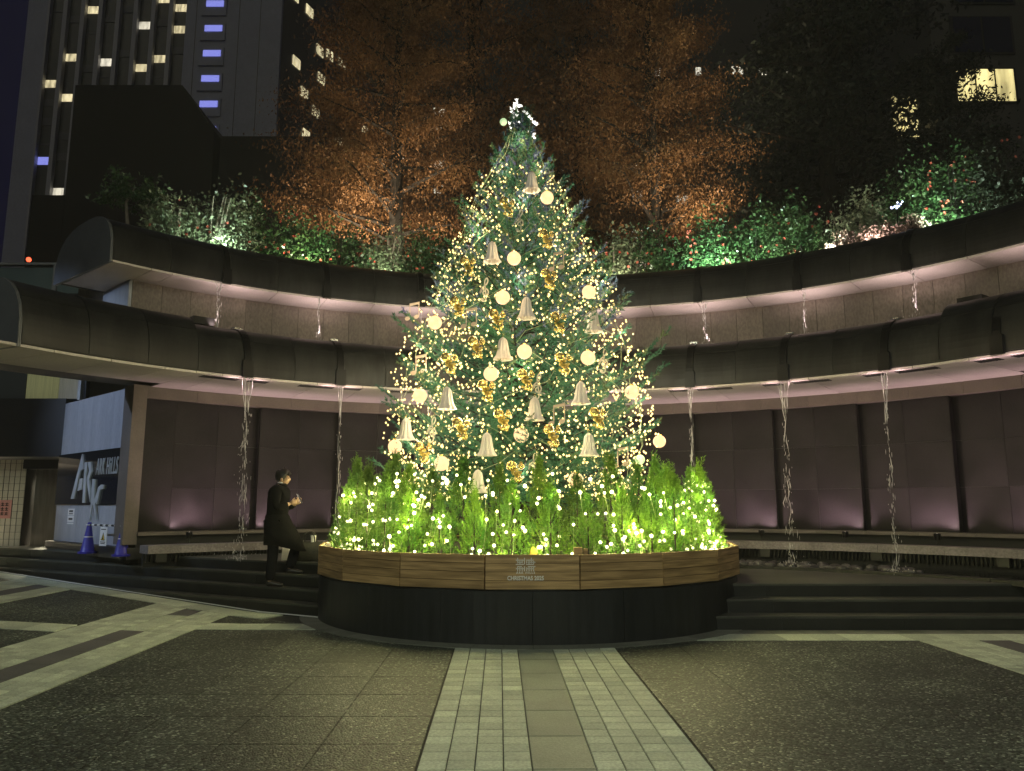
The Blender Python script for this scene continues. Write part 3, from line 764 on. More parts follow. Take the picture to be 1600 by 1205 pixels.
# balustrade and small lamps beyond the lower canopy on the left
bal = thing('glass_balustrade', 'greenish glass balustrade above the canopy at the far left', 'balustrade', (-12, 18, 5.3))
M['balglass'] = mat('greenish_glass', (.16, .23, .24), (.2, .27, .28), 1, .15, spec=.6)
for i in range(6): part('glass_panel', MB().box(-22 + 2.2 * i, -19.83 + 2.2 * i, 18.0, 18.05, 6.45, 7.2), M['balglass'], bal)
for i in range(6): part('post', MB().box(-19.82 + 2.2 * i - .05, -19.82 + 2.2 * i + .05, 17.93, 17.99, 6.45, 7.25), M['grey'], bal)
part('handrail', MB().box(-22, -8.5, 17.92, 18.08, 7.25, 7.30), M['grey'], bal)
part('slab_edge', MB().box(-22, -8.3, 17.6, 19, 5.6, 6.44), M['cornice'], bal)
for i, (x, z, c, l) in enumerate(((-10.45, 7.42, (1, .95, .85), 'small white lamp beyond the glass balustrade, left one'), (-9.96, 7.44, (1, .95, .85), 'small white lamp beyond the glass balustrade, close to the canopy end'), (-17.6, 10.3, (1, .1, .04), 'small red aircraft warning lamp at the far left'))):
    y = 18.6 if i < 2 else 27
    d_ = thing('small_lamp', l, 'lamp', (x, y, z - .25))
    part('stem', MB().tube([(x, y, z - .3), (x, y, z)], .015), M['dark'], d_)
    part('bulb', MB().ball((x, y, z + .05), .055 if i < 2 else .09, 8, 6), mat('lamp_glow', c, emit=c, es=3, sampling='NONE'), d_)

# ------------------------------------------------------------------ planter drum
pl = thing('planter', 'big round dark granite planter topped with a ring of cedar boards, under the fir', 'planter', (PCX, PCY, 0))
for k in range(18):
    t = -180 + 20 * k
    part('granite_segment', MB().arc([(2.7, 0), (PR + .03, 0), (PR + .02, .565), (2.7, .565)], t + .04, t + 19.96, 2.5, (PCX, PCY)), M['base'], pl, smooth=False)
part('rim_top', MB().arc([(2.5, .566), (PR - .0, .566), (PR - .0, .585), (2.5, .585)], 0, 360, 5, (PCX, PCY)), M['base'], pl)
wz0, wz1 = .588, .965
hw = PR * math.tan(R(10)) - .006
pk = []
pmb = MB(); ph = (wz1 - wz0) / 4
pmb.box(-hw, hw, -.016, .016, .0025, ph - .0025)
plank_me = fast_mesh('plank', pmb.v, pmb.f, M['wood'])
bk = MB().box(-hw - .004, hw + .004, .018, .034, 0, wz1 - wz0 - .02)
back_me = fast_mesh('wood_panel', bk.v, bk.f, M['woodedge'])
for k in range(18):
    a = -180 + 20 * k            # direction of the panel, 180 looks at the camera
    x, y = PCX + PR * math.sin(R(a)), PCY + PR * math.cos(R(a))
    wp = piece('wood_panel', back_me, pl, (x, y, wz0), rz=R(180 - a))
    W[wp.name] = Vector((x, y, wz0))
    for j in range(4):
        o = bpy.data.objects.new('plank', plank_me); COL.objects.link(o); o.parent = wp; o.location = (0, rng.uniform(-.002, .002), ph * j)
part('soil', MB().arc([(.01, .8), (2.92, .8), (2.92, .87), (.01, .87)], 0, 360, 8, (PCX, PCY)), M['soil'], pl)
ly = PCY - PR - .0165
em = MB()
E0x, E0z = .15, .858
def bar(x0, x1, z0, z1): em.box(E0x + x0, E0x + x1, ly - .004, ly - .001, E0z + z0, E0z + z1)
g2 = np.random.default_rng(3)
for i, x in enumerate(np.linspace(-.088, .088, 8)):
    cuts_ = [-.075 + .02 * ((i * 3) % 3), -.03 + .01 * (i % 2), .0 + .012 * ((i + 1) % 2), .072 - .018 * ((i * 2) % 3)]
    bar(x - .0052, x + .0052, cuts_[0], cuts_[1]); bar(x - .0052, x + .0052, cuts_[2], cuts_[3])
for i, z in enumerate(np.linspace(-.046, .046, 5)):
    a = -.108 + .015 * (i % 2); bar(a, -.02 - .02 * (i % 2), z - .0052, z + .0052); bar(.005 + .02 * (i % 2), .108 - .018 * ((i + 1) % 2), z - .0052, z + .0052)
part('emblem', em, M['print'], pl)
piece('lettering', text_mesh('ARK HILLS', .030, 1.15, .0015, M['print'], 0, 1.35, .0012), pl, (E0x, ly - .002, .767), rot=face_rot((0, -1, 0)))
piece('lettering', text_mesh('CHRISTMAS 2025', .064, .84, .0015, M['print'], bold=.0022), pl, (E0x, ly - .002, .708), rot=face_rot((0, -1, 0)))
bx = thing('wooden_box', 'small plain wooden box sitting on the planter rim at the front', 'box', (.80, 9.0, .9))
part('board', MB().box(.70, .80, 8.93, 9.03, .90, 1.03), M['wood'], bx); part('board', MB().box(.815, .86, 8.93, 9.03, .90, 1.015), M['wood'], bx)
fc = thing('yellow_card', 'yellow tilted card standing among the cypresses at the front centre', 'card', (.25, 9.06, .92))
part('card', MB().plate([(-.05, .90), (.06, .90), (.05, 1.02), (-.01, 1.03)], (.24, 9.05, 0), (1, 0, 0), (0, -1, 0), 0, .012), mat('yellow_card', (.55, .42, .05), rough=.5), fc)


# ------------------------------------------------------------------ foliage builders
def norm(a): return a / np.maximum(1e-9, np.linalg.norm(a, axis=-1, keepdims=True))


def needles(P, D, L, per, nl, wd, g, spread=.9):
    """flat needle blades round each twig: P start, D direction, L length"""
    n = len(P); s = (np.arange(per) + .5) / per
    s = np.clip(s[None] + g.normal(0, .02, (n, per)), 0, 1)
    base = P[:, None] + D[:, None] * (L[:, None] * s)[..., None]
    rnd = g.normal(size=(n, per, 3)); rnd -= D[:, None] * (rnd * D[:, None]).sum(-1, keepdims=True); rnd = norm(rnd)
    nd = norm(D[:, None] * .75 + rnd * spread)
    side = norm(np.cross(nd, g.normal(size=(n, per, 3))))
    ln = nl * g.uniform(.7, 1.2, (n, per, 1))
    V = np.stack([base - side * wd, base + side * wd, base + nd * ln], 2).reshape(-1, 3)
    return V, np.arange(len(V)).reshape(-1, 3)


def leaves(C, size, g, aspect=.55, droop=0.0):
    n = len(C); u = norm(g.normal(size=(n, 3)) + np.array([0, 0, -droop])); v = norm(np.cross(u, g.normal(size=(n, 3))))
    s = size * g.uniform(.6, 1.3, (n, 1)); a = u * s; b = v * s * aspect
    V = np.stack([C - a * .5, C + b * .5, C + a * .5, C - b * .5], 1).reshape(-1, 3)
    return V, np.arange(len(V)).reshape(-1, 4)


# ------------------------------------------------------------------ the fir
AX, AY = .13, 11.9
PRO = [(1.5, 1.75), (1.9, 1.95), (2.48, 2.10), (2.98, 2.06), (3.58, 2.0), (4.2, 1.70), (4.93, 1.44), (5.46, 1.18), (6.33, .84), (7.0, .46), (7.5, .20), (8.1, .03)]
def prad(z): return np.interp(z, [a for a, b in PRO], [b for a, b in PRO])


fir = thing('fir_tree', 'tall decorated fir covered in warm fairy lights, standing in the round planter', 'tree', (AX, AY, .87))
part('trunk', MB().tube([(AX, AY, .8), (AX + .01, AY, 3), (AX - .02, AY, 5.5), (AX, AY, 7.95)], [.15, .12, .07, .015], 10), M['bark'], fir, smooth=True)
g = np.random.default_rng(11)
TW = {'a': [[], [], []], 'b': [[], [], []], 'c': [[], [], []]}; br = MB()
nb = 290
for i in range(nb):
    f = (i + .5) / nb; zt = 1.75 + 6.05 * (1 - (1 - f) ** 1.0) ** 1.25 if False else 1.7 + 6.15 * f ** 1.12
    az = i * 2.39996 + g.normal(0, .2)
    Rr = prad(zt) * (g.uniform(.78, 1.06) if i % 6 else g.uniform(1.02, 1.20)); h = (zt - 1.7) / 6.2
    Rr *= 1 + .11 * math.sin(az * 3 + zt * 2.6) * (1 - h)
    if h > .97: Rr = .12
    rise = (-.12 + .95 * h ** 1.1 + .9 * max(0, h - .7)) * Rr + g.normal(0, .04)
    d = np.array([math.cos(az), math.sin(az), 0]); z0 = zt - rise * .8
    npt = 7; pts = []
    for k in range(npt):
        q = k / (npt - 1); zz = z0 + rise * q - .16 * Rr * math.sin(math.pi * q) * (1 - h) + (.10 + .12 * h) * Rr * q ** 3
        pts.append(np.array([AX, AY, zz]) + d * (Rr * q) + np.array([-d[1], d[0], 0]) * g.normal(0, .015) * q)
    pts = np.array(pts); br.tube(pts[:6], [.018 * (1 - .14 * k) for k in range(6)], 4, False)
    mean = zt
    for k in range(max(8, int(26 * Rr / 1.5) + 6)):
        q = .14 + .86 * (k + .5) / max(8, int(26 * Rr / 1.5) + 6); x = q * (npt - 1); a_ = min(int(x), npt - 2); p = pts[a_] + (pts[a_ + 1] - pts[a_]) * (x - a_)
        ax = norm(pts[a_ + 1] - pts[a_]); sd = norm(np.cross(ax, [0, 0, 1])) * (1 if k % 2 else -1)
        D_ = norm(ax * .75 + sd * .8 + np.array([0, 0, g.normal(.02 + .2 * h, .16)]))
        ln = (.12 + .36 * (1 - q)) * min(1, .35 + Rr * .5) * g.uniform(.75, 1.2)
        key = 'a'
        if zt > 3.9 and q > .5:
            key = 'b' if g.uniform() < (.30 if d[0] < 0 else .42) else 'a'
            if g.uniform() < .18: key = 'c'
        elif q > .7 and g.uniform() < .15: key = 'c'
        T = TW[key]; T[0].append(p); T[1].append(D_); T[2].append(ln)
    T = TW['b' if (zt > 4.2 and i % 3) else 'a']; T[0].append(pts[-2]); T[1].append(norm(pts[-1] - pts[-2] + np.array([0, 0, .05]))); T[2].append(.2)
for k in range(16):      # the leader shoots
    a = k * .4; T = TW['a']
    T[0].append(np.array([AX, AY, 7.35 + .02 * k])); T[1].append(norm(np.array([math.cos(a) * .55, math.sin(a) * .55, .8]))); T[2].append(.42)
part('branches', br, M['bark'], fir)
for key, m_, nm in (('a', 'needle', 'crown'), ('b', 'needle_cool', 'cool_lit_twigs'), ('c', 'needlep', 'pale_twigs')):
    T = TW[key]; V, F = needles(np.array(T[0]), np.array(T[1]), np.array(T[2]), 30, .050, .0062, g, .8)
    part(nm, (V, F), M[m_], fir)

# fairy lights wound over the fir
def bulbs_mesh(P, r):
    o = np.array([[1, 0, 0], [-1, 0, 0], [0, 1, 0], [0, -1, 0], [0, 0, 1.25], [0, 0, -1.25]]) * r
    f = np.array([[0, 2, 4], [2, 1, 4], [1, 3, 4], [3, 0, 4], [2, 0, 5], [1, 2, 5], [3, 1, 5], [0, 3, 5]])
    rr = np.ones((len(P), 1, 1)) if np.isscalar(r) else 1
    V = (P[:, None] + o[None]).reshape(-1, 3); F = (f[None] + 6 * np.arange(len(P))[:, None, None]).reshape(-1, 3)
    return V, F


fl = thing('fairy_lights', 'warm fairy lights strung all over the fir', 'string lights', (AX, AY, 1.6))
n = 3700; u = g.uniform(0, 1, n); z = 1.62 + 6.1 * (1 - np.sqrt(1 - u * .985)); th = g.uniform(0, 2 * math.pi, n)
rr_ = prad(z) * (1.0 - .42 * g.uniform(0, 1, n) ** 1.4) + .02
P = np.stack([AX + rr_ * np.cos(th), AY + rr_ * np.sin(th), z + g.normal(0, .05, n)], 1)
V, F = bulbs_mesh(P, .0150); part('bulbs', (V, F), M['bulb'], fl, kind='stuff')
wr = MB()
for k in range(16):
    a0 = k * 2 * math.pi / 16; pts = []
    for i in range(34):
        zz = 1.7 + 5.9 * i / 33; a = a0 + .22 * math.sin(i * 1.1 + k) + i * .05; q = prad(zz) * .9
        pts.append((AX + q * math.cos(a), AY + q * math.sin(a), zz))
    wr.tube(pts, .004, 3, False)
part('wire', wr, M['wire'], fl)
tl_ = thing('top_lights', 'cluster of white star-like lights on the bare leader of the fir', 'string lights', (AX, AY, 7.5))
TP = []
for k in range(34): TP.append((AX - .06 + g.normal(0, .055), AY + g.normal(0, .06), g.uniform(7.55, 8.12)))
for k in range(16): TP.append((AX + .20 + g.normal(0, .05), AY + g.normal(0, .06), g.uniform(7.5, 7.95)))
st = MB()
for p in TP:
    st.ball(p, .019, 6, 4)
    for k in range(4):
        a = g.uniform(0, 6.3); st.tube([p, (p[0] + .035 * math.cos(a), p[1] - .02, p[2] + .035 * math.sin(a))], [.008, .001], 3, False)
part('bulbs', st, mat('cool_star_bulb', (1, 1, .95), emit=(1, .97, .88), es=2.0, sampling='NONE'), tl_, kind='stuff')
part('wire', MB().tube([(AX, AY, 7.2), (AX - .04, AY, 7.7), (AX - .06, AY, 8.12)], .006, 4).tube([(AX, AY, 7.2), (AX + .15, AY, 7.6), (AX + .2, AY, 7.92)], .005, 4), M['wire'], tl_)
# light of the strings
WARM = (1.0, .86, .54)
k = 0
for zz, cnt in ((1.95, 8), (2.6, 8), (3.3, 8), (4.0, 7), (4.7, 6), (5.4, 5), (6.1, 4), (6.8, 4), (7.3, 2)):
    for j in range(cnt):
        a = 2 * math.pi * (j + .5 * (k % 2)) / cnt - math.pi / 2; q = prad(zz) * (.90 if j % 3 else .74)
        point('fairy_glow', (AX + q * math.cos(a), AY + q * math.sin(a), zz + .12 * math.sin(j * 2.1)), 19.0 if zz < 5 else 18.0, WARM, .14)
    k += 1

# ------------------------------------------------------------------ ornaments
def outward(lst, d=.10):
    out = []
    for p, l in lst:
        q = Vector((p[0] - AX, p[1] - AY, 0)); q = q.normalized() if q.length > .01 else Vector((0, -1, 0))
        out.append((tuple(Vector(p) + q * d), l))
    return out
GL = [((.46, 11.08, 6.04), 'topmost glowing orange globe, below the highest bell'), ((.04, 10.58, 4.93), 'glowing globe right beside the second highest bell'),
      ((-.10, 10.42, 4.32), 'glowing globe below the treble clef left of centre, level with the uppermost water fall lip'), ((.99, 10.72, 4.49), 'glowing globe high on the right edge, above a bell'),
      ((-.97, 10.72, 4.05), 'glowing globe on the upper left edge among twigs tinted as by cool light'), ((.16, 10.06, 3.49), 'glowing globe right of the bell at mid height'),
      ((.94, 10.26, 3.45), 'glowing globe left of the treble clef on the right side'), ((-.24, 10.08, 3.20), 'glowing globe below and left of the mid-height bell'),
      ((-1.14, 10.52, 2.98), 'glowing globe on the left beside a bell, above the broad lower boughs'), ((1.53, 10.66, 3.05), 'glowing globe farthest right within the boughs'),
      ((.12, 9.98, 2.39), 'glowing globe low in the centre, above the lowest treble clef'), ((-1.50, 10.92, 2.32), 'glowing globe at the lower left edge of the fir'),
      ((-.84, 10.36, 2.05), 'lowest glowing globe on the left, beside a gold cluster'), ((2.11, 11.9, 2.48), 'glowing globe hanging out beyond the right edge of the fir'),
      ((.77, 10.26, 1.83), 'lowest glowing globe on the right, just above the cypresses')]
GL = outward(GL, .17)
gb = None
for i, (p, l) in enumerate(GL):
    if gb is None:
        gb = thing('glowing_globe', l, 'globe light', p, 'glowing globes on the fir')
        part('shade', MB().ball((0, 0, 0), .098, 20, 12), M['globe'], gb, smooth=True, local=True)
        part('cap', MB().lathe([(.03, .085), (.032, .105), (.018, .115), (.001, .116)], n=10), M['gold'], gb, local=True)
    else: dup(gb, p, label=l)
    q = Vector((p[0] - AX, p[1] - AY, 0)); q = q.normalized() if q.length > 0 else Vector((0, -1, 0))
    point('globe_glow', Vector(p) + q * .24 + Vector((0, 0, .08)), 4.5, (1, .74, .36), .08)
    if i == 13: W['hang'] = Vector(p)
part('hanger', MB().tube([(1.75, 11.7, 2.62), (2.0, 11.85, 2.68), (2.11, 11.9, 2.58)], .006, 4), M['bark'], fir)
for i, (p, l, r_) in enumerate((((-.14, 11.80, 7.71), 'pale round lamp at the very top of the fir beside the star lights', .06), ((1.86, 11.22, 2.16), 'pale green round lamp low at the right edge of the fir', .072))):
    o = thing('pale_lamp', l, 'globe light', p)
    part('shade', MB().ball(p, r_, 16, 10), M['palelamp'], o, smooth=True)
    part('cap', MB().lathe([(.02, r_ * .9), (.02, r_ * 1.12), (.001, r_ * 1.14)], p, 8), M['gold'], o)
BL = [((.27, 11.12, 6.31), 'highest folded paper bell, just above the topmost globe'), ((-.24, 10.68, 5.06), 'second highest paper bell, left of a glowing globe'),
      ((.19, 10.34, 4.15), 'paper bell in the centre between two glowing globes, upper half'), ((1.05, 10.56, 4.02), 'paper bell on the upper right edge under a globe'),
      ((-.10, 10.08, 3.53), 'paper bell at mid height, left of a globe'), ((-.79, 10.26, 2.90), 'paper bell on the left, right of a glowing globe'),
      ((.85, 10.18, 2.96), 'paper bell right of centre, above the beamed notes'), ((.28, 10.0, 2.72), 'paper bell directly below the middle treble clef'),
      ((-1.34, 10.62, 2.53), 'yellow-lit paper bell at the far left above the lower left globe'), ((-.29, 10.06, 2.27), 'paper bell low and left of the centre globe'),
      ((.94, 10.20, 2.28), 'lowest paper bell on the right side'), ((-.40, 10.22, 1.80), 'lowest paper bell, hanging in front of the cypress tops')]
BL = outward(BL, .15)
bl = None
for p, l in BL:
    if bl is None:
        bl = thing('paper_bell', l, 'bell', p, 'folded paper bells on the fir')
        prof = [(.002, .165), (.03, .15), (.055, .12), (.066, .08), (.074, .03), (.084, -.03), (.10, -.085), (.128, -.125), (.135, -.14), (.11, -.13), (.07, -.02), (.03, .08)]
        part('bell', MB().lathe(prof, n=72, lob=lambda a: .84 + .16 * abs(math.cos(a * 4.5))), M['paperbell'], bl, local=True)
        part('loop', MB().tube([(0, 0, .16), (.012, 0, .19), (0, 0, .21), (-.012, 0, .19), (0, 0, .16)], .004, 4), M['gold'], bl, local=True)
    else: dup(bl, p, rz=float(g.uniform(0, 1)), label=l)
CL = [((-.05, 10.96, 5.84), 'highest gold bauble cluster, left of a treble clef'), ((.47, 10.78, 5.28), 'gold bauble cluster high on the right, below the topmost globe'),
      ((-.58, 10.76, 4.87), 'gold bauble cluster upper left, left of the second bell'), ((.49, 10.52, 4.60), 'gold bauble cluster right, below the dark beamed notes'),
      ((-.70, 10.60, 4.23), 'gold bauble cluster touching the left beamed notes'), ((-.18, 10.28, 3.96), 'gold bauble cluster in the centre, under a globe'),
      ((.60, 10.30, 3.93), 'gold bauble cluster left of the upper right bell'), ((-.44, 10.16, 3.56), 'gold bauble cluster left of the mid-height bell'),
      ((-.79, 10.30, 3.37), 'gold bauble cluster left of centre, right of the left edge notes'), ((.18, 10.04, 3.10), 'gold bauble cluster touching the middle treble clef'),
      ((.65, 10.14, 3.34), 'gold bauble cluster right of centre, below left of a globe'), ((-.31, 10.08, 2.96), 'gold bauble cluster below the globe left of centre'),
      ((-.11, 9.98, 2.57), 'gold bauble cluster above the low centre globe'), ((-.62, 10.12, 2.47), 'gold bauble cluster lower left, right of a treble clef'),
      ((-1.13, 10.52, 2.19), 'gold bauble cluster at the lower left edge'), ((.50, 10.02, 2.37), 'gold bauble cluster right of the low centre globe'),
      ((1.08, 10.22, 2.62), 'gold bauble cluster on the far right, above the lowest right bell'), ((.05, 10.12, 1.91), 'lowest gold bauble cluster, left of the lowest treble clef')]
CL = outward(CL)
ck = None
for p, l in CL:
    if ck is None:
        ck = thing('bauble_cluster', l, 'baubles', p, 'gold bauble clusters on the fir')
        part('bauble', MB().ball((-.05, -.06, .095), .068, 16, 10), M['gold'], ck, smooth=True, local=True)
        part('bauble', MB().ball((.035, -.07, -.08), .052, 16, 10), M['gold'], ck, smooth=True, local=True)
        part('bauble', MB().ball((.075, -.02, .09), .040, 14, 8), M['gold'], ck, smooth=True, local=True)
        sm = MB(); g3 = np.random.default_rng(5)
        for k in range(26): sm.ball((g3.normal(.01, .042), g3.normal(-.01, .03), g3.normal(.0, .055)), g3.uniform(.016, .026), 9, 6)
        part('small_baubles', sm, M['golds'], ck, smooth=True, local=True, kind='stuff')
    else: dup(ck, p, label=l)


def flat_curve(pts, w, depth=.014):
    """ribbon cut-out in the xz plane following pts with half widths w"""
    m = len(pts); V = []; F = []
    for i, (x, z) in enumerate(pts):
        a = Vector(pts[max(0, i - 1)]); b = Vector(pts[min(m - 1, i + 1)]); t = (b - a).normalized(); nn = Vector((-t.y, t.x)); h = w[i] if isinstance(w, list) else w
        for s in (-1, 1):
            for y in (-depth / 2, depth / 2): V.append((x + nn.x * h * s, y, z + nn.y * h * s))
    for i in range(m - 1):
        o = i * 4; q = o + 4
        F += [(o, o + 2, q + 2, q), (o + 1, q + 1, q + 3, o + 3), (o, q, q + 1, o + 1), (o + 2, o + 3, q + 3, q + 2)]
    F += [(0, 1, 3, 2), ((m - 1) * 4, (m - 1) * 4 + 2, (m - 1) * 4 + 3, (m - 1) * 4 + 1)]
    return V, F


def spline(P, n=8):
    out = []
    for i in range(len(P) - 1):
        p0, p1, p2, p3 = P[max(i - 1, 0)], P[i], P[i + 1], P[min(i + 2, len(P) - 1)]
        for k in range(n):
            t = k / n
            out.append(tuple(.5 * (2 * b + (c - a) * t + (2 * a - 5 * b + 4 * c - d) * t * t + (3 * b - a - 3 * c + d) * t ** 3) for a, b, c, d in zip(p0, p1, p2, p3)))
    return out + [tuple(P[-1])]


FL = [((.11, 10.86, 5.61), 'topmost ivory treble clef, right of the highest gold cluster'), ((-.35, 10.52, 4.47), 'ivory treble clef upper left, above a globe'),
      ((.32, 10.04, 3.03), 'ivory treble clef in the middle of the fir above a bell'), ((1.19, 10.40, 3.44), 'ivory treble clef on the right edge beside a globe'),
      ((-1.01, 10.32, 2.49), 'ivory treble clef on the lower left'), ((.27, 10.10, 2.00), 'lowest ivory treble clef, near the cypress tops')]
FL = outward(FL)
cf = None
for p, l in FL:
    if cf is None:
        cf = thing('treble_clef', l, 'clef', p, 'ivory treble clefs on the fir')
        sp = spline([(.005, -.01), (-.028, -.035), (.0, -.065), (.045, -.045), (.05, .0), (.0, .022), (-.055, -.01), (-.062, -.06), (-.01, -.10), (.055, -.075)][:9])
        main = spline([(.0, -.005), (-.022, -.03), (-.01, -.062), (.032, -.06), (.052, -.02), (.025, .022), (-.03, .015), (-.062, -.035), (-.04, .03), (.02, .085), (.045, .135), (.035, .175), (.012, .16), (.0, .11), (.012, .0), (.022, -.10), (.012, -.145), (-.025, -.155), (-.04, -.13)], 6)
        mb = MB(); mb.add(*flat_curve(main, .0085)); mb.lathe([(.001, -.008), (.022, -.008), (.022, .008), (.001, .008)], (0, 0, 0), 10)
        v = mb.v[-40:]; mb.v[-40:] = [(x - .032, z, y - .132) for x, y, z in v]
        part('clef', mb, M['ivory'], cf, local=True)
        part('thread', MB().tube([(.035, 0, .175), (.03, .01, .25)], .002, 3), M['gold'], cf, local=True)
    else: dup(cf, p, label=l)
NL = [((.61, 10.68, 4.95), 'beamed note pair partly in shadow on the upper right'), ((-.54, 10.44, 4.06), 'pale pink beamed note pair left of centre beside a gold cluster'),
      ((-1.22, 10.66, 3.45), 'beamed note pair at the left edge at mid height'), ((.57, 10.04, 2.67), 'beamed note pair right of the central lower bell'),
      ((1.42, 10.58, 2.15), 'beamed note pair at the lower right edge'), ((-1.45, 11.75, 4.51), 'beamed note pair at the upper left edge, half hidden')]
NL = outward(NL)
nk = None
for p, l in NL:
    if nk is None:
        nk = thing('beamed_notes', l, 'note ornament', p, 'wooden beamed notes on the fir')
        hd = MB()
        for x0, z0 in ((-.085, -.12), (.055, -.09)):
            ang = .35; V = []
            for y in (-.008, .008):
                for k in range(14):
                    a = 2 * math.pi * k / 14; ex, ez = .042 * math.cos(a), .030 * math.sin(a)
                    V.append((x0 + ex * math.cos(ang) - ez * math.sin(ang), y, z0 + ex * math.sin(ang) + ez * math.cos(ang)))
            hd.add(V, [tuple(range(14)), tuple(range(14, 28))[::-1]] + [(k, (k + 1) % 14, 14 + (k + 1) % 14, 14 + k) for k in range(14)])
        part('note_heads', hd, M['pinkwood'], nk, local=True, kind='stuff')
        sm = MB().box(-.056, -.044, -.007, .007, -.11, .12).box(.084, .096, -.007, .007, -.08, .15)
        sm.add([(-.056, -.0075, .085), (.096, -.0075, .115), (.096, -.0075, .15), (-.056, -.0075, .12), (-.056, .0075, .085), (.096, .0075, .115), (.096, .0075, .15), (-.056, .0075, .12)],
               [(0, 1, 2, 3), (7, 6, 5, 4), (0, 4, 5, 1), (1, 5, 6, 2), (2, 6, 7, 3), (3, 7, 4, 0)])
        part('stems_and_beam', sm, M['pinkwood'], nk, local=True)
    else: dup(nk, p, label=l)

# ------------------------------------------------------------------ cypresses in the planter
def cypress_mesh(seed, H=1.12, Rb=.27):
    g = np.random.default_rng(seed); P = []; D = []; L = []
    for i in range(300):
        f = g.uniform(0, 1) ** 1.05; az = g.uniform(0, 6.283); r = Rb * (1 - f) ** .85 * (.6 + .4 * math.sin(min(1, f * 5 + .4) * 1.57)) * g.uniform(.45, 1.08)
        z = f * H * .90
        P.append((r * math.cos(az), r * math.sin(az), z)); tilt = .75 * g.uniform(.4, 1.2) * (1 - .55 * f)
        D.append((math.cos(az) * tilt + g.normal(0, .22), math.sin(az) * tilt + g.normal(0, .22), 1)); L.append(g.uniform(.07, .17) * (1 - .25 * f))
    for i in range(9):
        P.append((g.normal(0, .02), g.normal(0, .02), H * g.uniform(.72, .92))); D.append((g.normal(0, .14), g.normal(0, .14), 1)); L.append(g.uniform(.12, .22))
    V, F = needles(np.array(P), norm(np.array(D)), np.array(L), 20, .034, .0045, g, .8)
    return fast_mesh('foliage', V, F, M['cypress'])


CM = [cypress_mesh(20 + k) for k in range(4)]
stem_me = fast_mesh('stem', MB().tube([(0, 0, 0), (0, 0, .8)], [.015, .005], 5).v, MB().tube([(0, 0, 0), (0, 0, .8)], [.015, .005], 5).f, M['bark'])
cyp = []
desc = ['slender tall', 'bushy', 'loose feathery', 'broad low', 'pointed', 'narrow dark', 'full bright']
spots_ = []
for k in range(18): spots_.append((-90 + 180 * (k + .5) / 18 , 2.58, 1.02))       # outer front row
for k in range(13): spots_.append((-88 + 176 * (k + .5) / 13 + 3, 2.06, 1.08))
for k in range(12): spots_.append((100 + 160 * (k + .5) / 12, 2.5, 1.0))
left_right = {}
for i, (a, r, s) in enumerate(spots_):
    x, y = PCX + r * math.sin(R(a)), PCY - r * math.cos(R(a))
    sc_ = s * g.uniform(.86, 1.12)
    if abs(a) > 60 and abs(a) < 95: sc_ *= 1.12
    if abs(a) < 45 and r > 2.4: sc_ *= .80
    ordw = ['first', 'second', 'third', 'fourth', 'fifth', 'sixth', 'seventh', 'eighth', 'ninth', 'tenth', 'eleventh']
    if i < 18: lab = '%s cypress in the front row, %s from its %s end' % (desc[i % 7], ordw[i if i < 9 else 17 - i], 'left' if i < 9 else 'right')
    elif i < 31: lab = '%s cypress in the second row below the fir, %s from the %s' % (desc[(i * 3) % 7], ordw[min(i - 18, 30 - i)], 'left' if i - 18 < 6 else 'right') if i != 24 else 'cypress in the middle of the second row, straight below the fir'
    else: lab = 'green cypress at the back of the planter behind the fir, hidden from the front'
    t = thing('cypress_shrub', lab, 'shrub', (x, y, .86), 'cypresses in the planter' if i < 31 else 'cypresses behind the fir')
    t.rotation_euler = (0, 0, g.uniform(0, 6.28)); t.scale = (sc_ * g.uniform(.9, 1.15),) * 2 + (sc_,)
    for nm, me in (('foliage', CM[i % 4]), ('stem', stem_me)):
        o = bpy.data.objects.new(nm, me); COL.objects.link(o); o.parent = t
    cyp.append((x, y, sc_))
sl_ = thing('shrub_lights', 'white fairy lights threaded through the cypresses in the planter', 'string lights', (PCX, PCY, .9))
bm_ = MB(); sb = MB().ball((0, 0, 0), .0195, 8, 5)
for k in range(5):
    a = k * 1.257; sb.tube([(0, 0, 0), (.024 * math.cos(a), 0, .024 * math.sin(a))], [.007, .001], 3, False)
bulb_me = fast_mesh('bulb', sb.v, sb.f, M['bulbw'])
LP = []
for i in range(300):
    a = rng.uniform(-96, 96); r = 2.54 + rng.uniform(.0, .32); zz = .90 + 1.0 * rng.uniform(0, 1) ** 1.35
    if zz > 1.15: r -= (zz - 1.15) * .30
    p = (PCX + r * math.sin(R(a)), PCY - r * math.cos(R(a)), zz); LP.append((a, p))
    piece('bulb', bulb_me, sl_, p, rot=(rng.uniform(-.5, .5), rng.uniform(0, 6), rng.uniform(-.5, .5)), scale=(rng.uniform(.75, 1.15),) * 3)
for a, p in LP[::3]: point('shrub_bulb_glow', (p[0] + .05 * math.sin(R(a)), p[1] - .05 * math.cos(R(a)), p[2] + .01), 2.6, (1.0, .92, .38), .02)
LP.sort()
wr = MB()
for i in range(0, len(LP) - 1):
    (a0, p), (a1, q) = LP[i], LP[i + 1]
    if (Vector(p) - Vector(q)).length < .42: wr.tube([p, ((p[0] + q[0]) / 2, (p[1] + q[1]) / 2 - .03, min(p[2], q[2]) - .04), q], .0022, 3, False)
part('wire', wr, M['wire'], sl_)
SH = (1.0, .92, .38)
for k in range(24):
    a = -100 + 200 * (k + .5) / 24
    for r, z, w_ in ((2.72, 1.62, 3.0), (2.34, 1.30, 4.6)):
        point('shrub_glow', (PCX + r * math.sin(R(a + (r - 2.7) * 20)), PCY - r * math.cos(R(a + (r - 2.7) * 20)), z), w_, SH, .05)

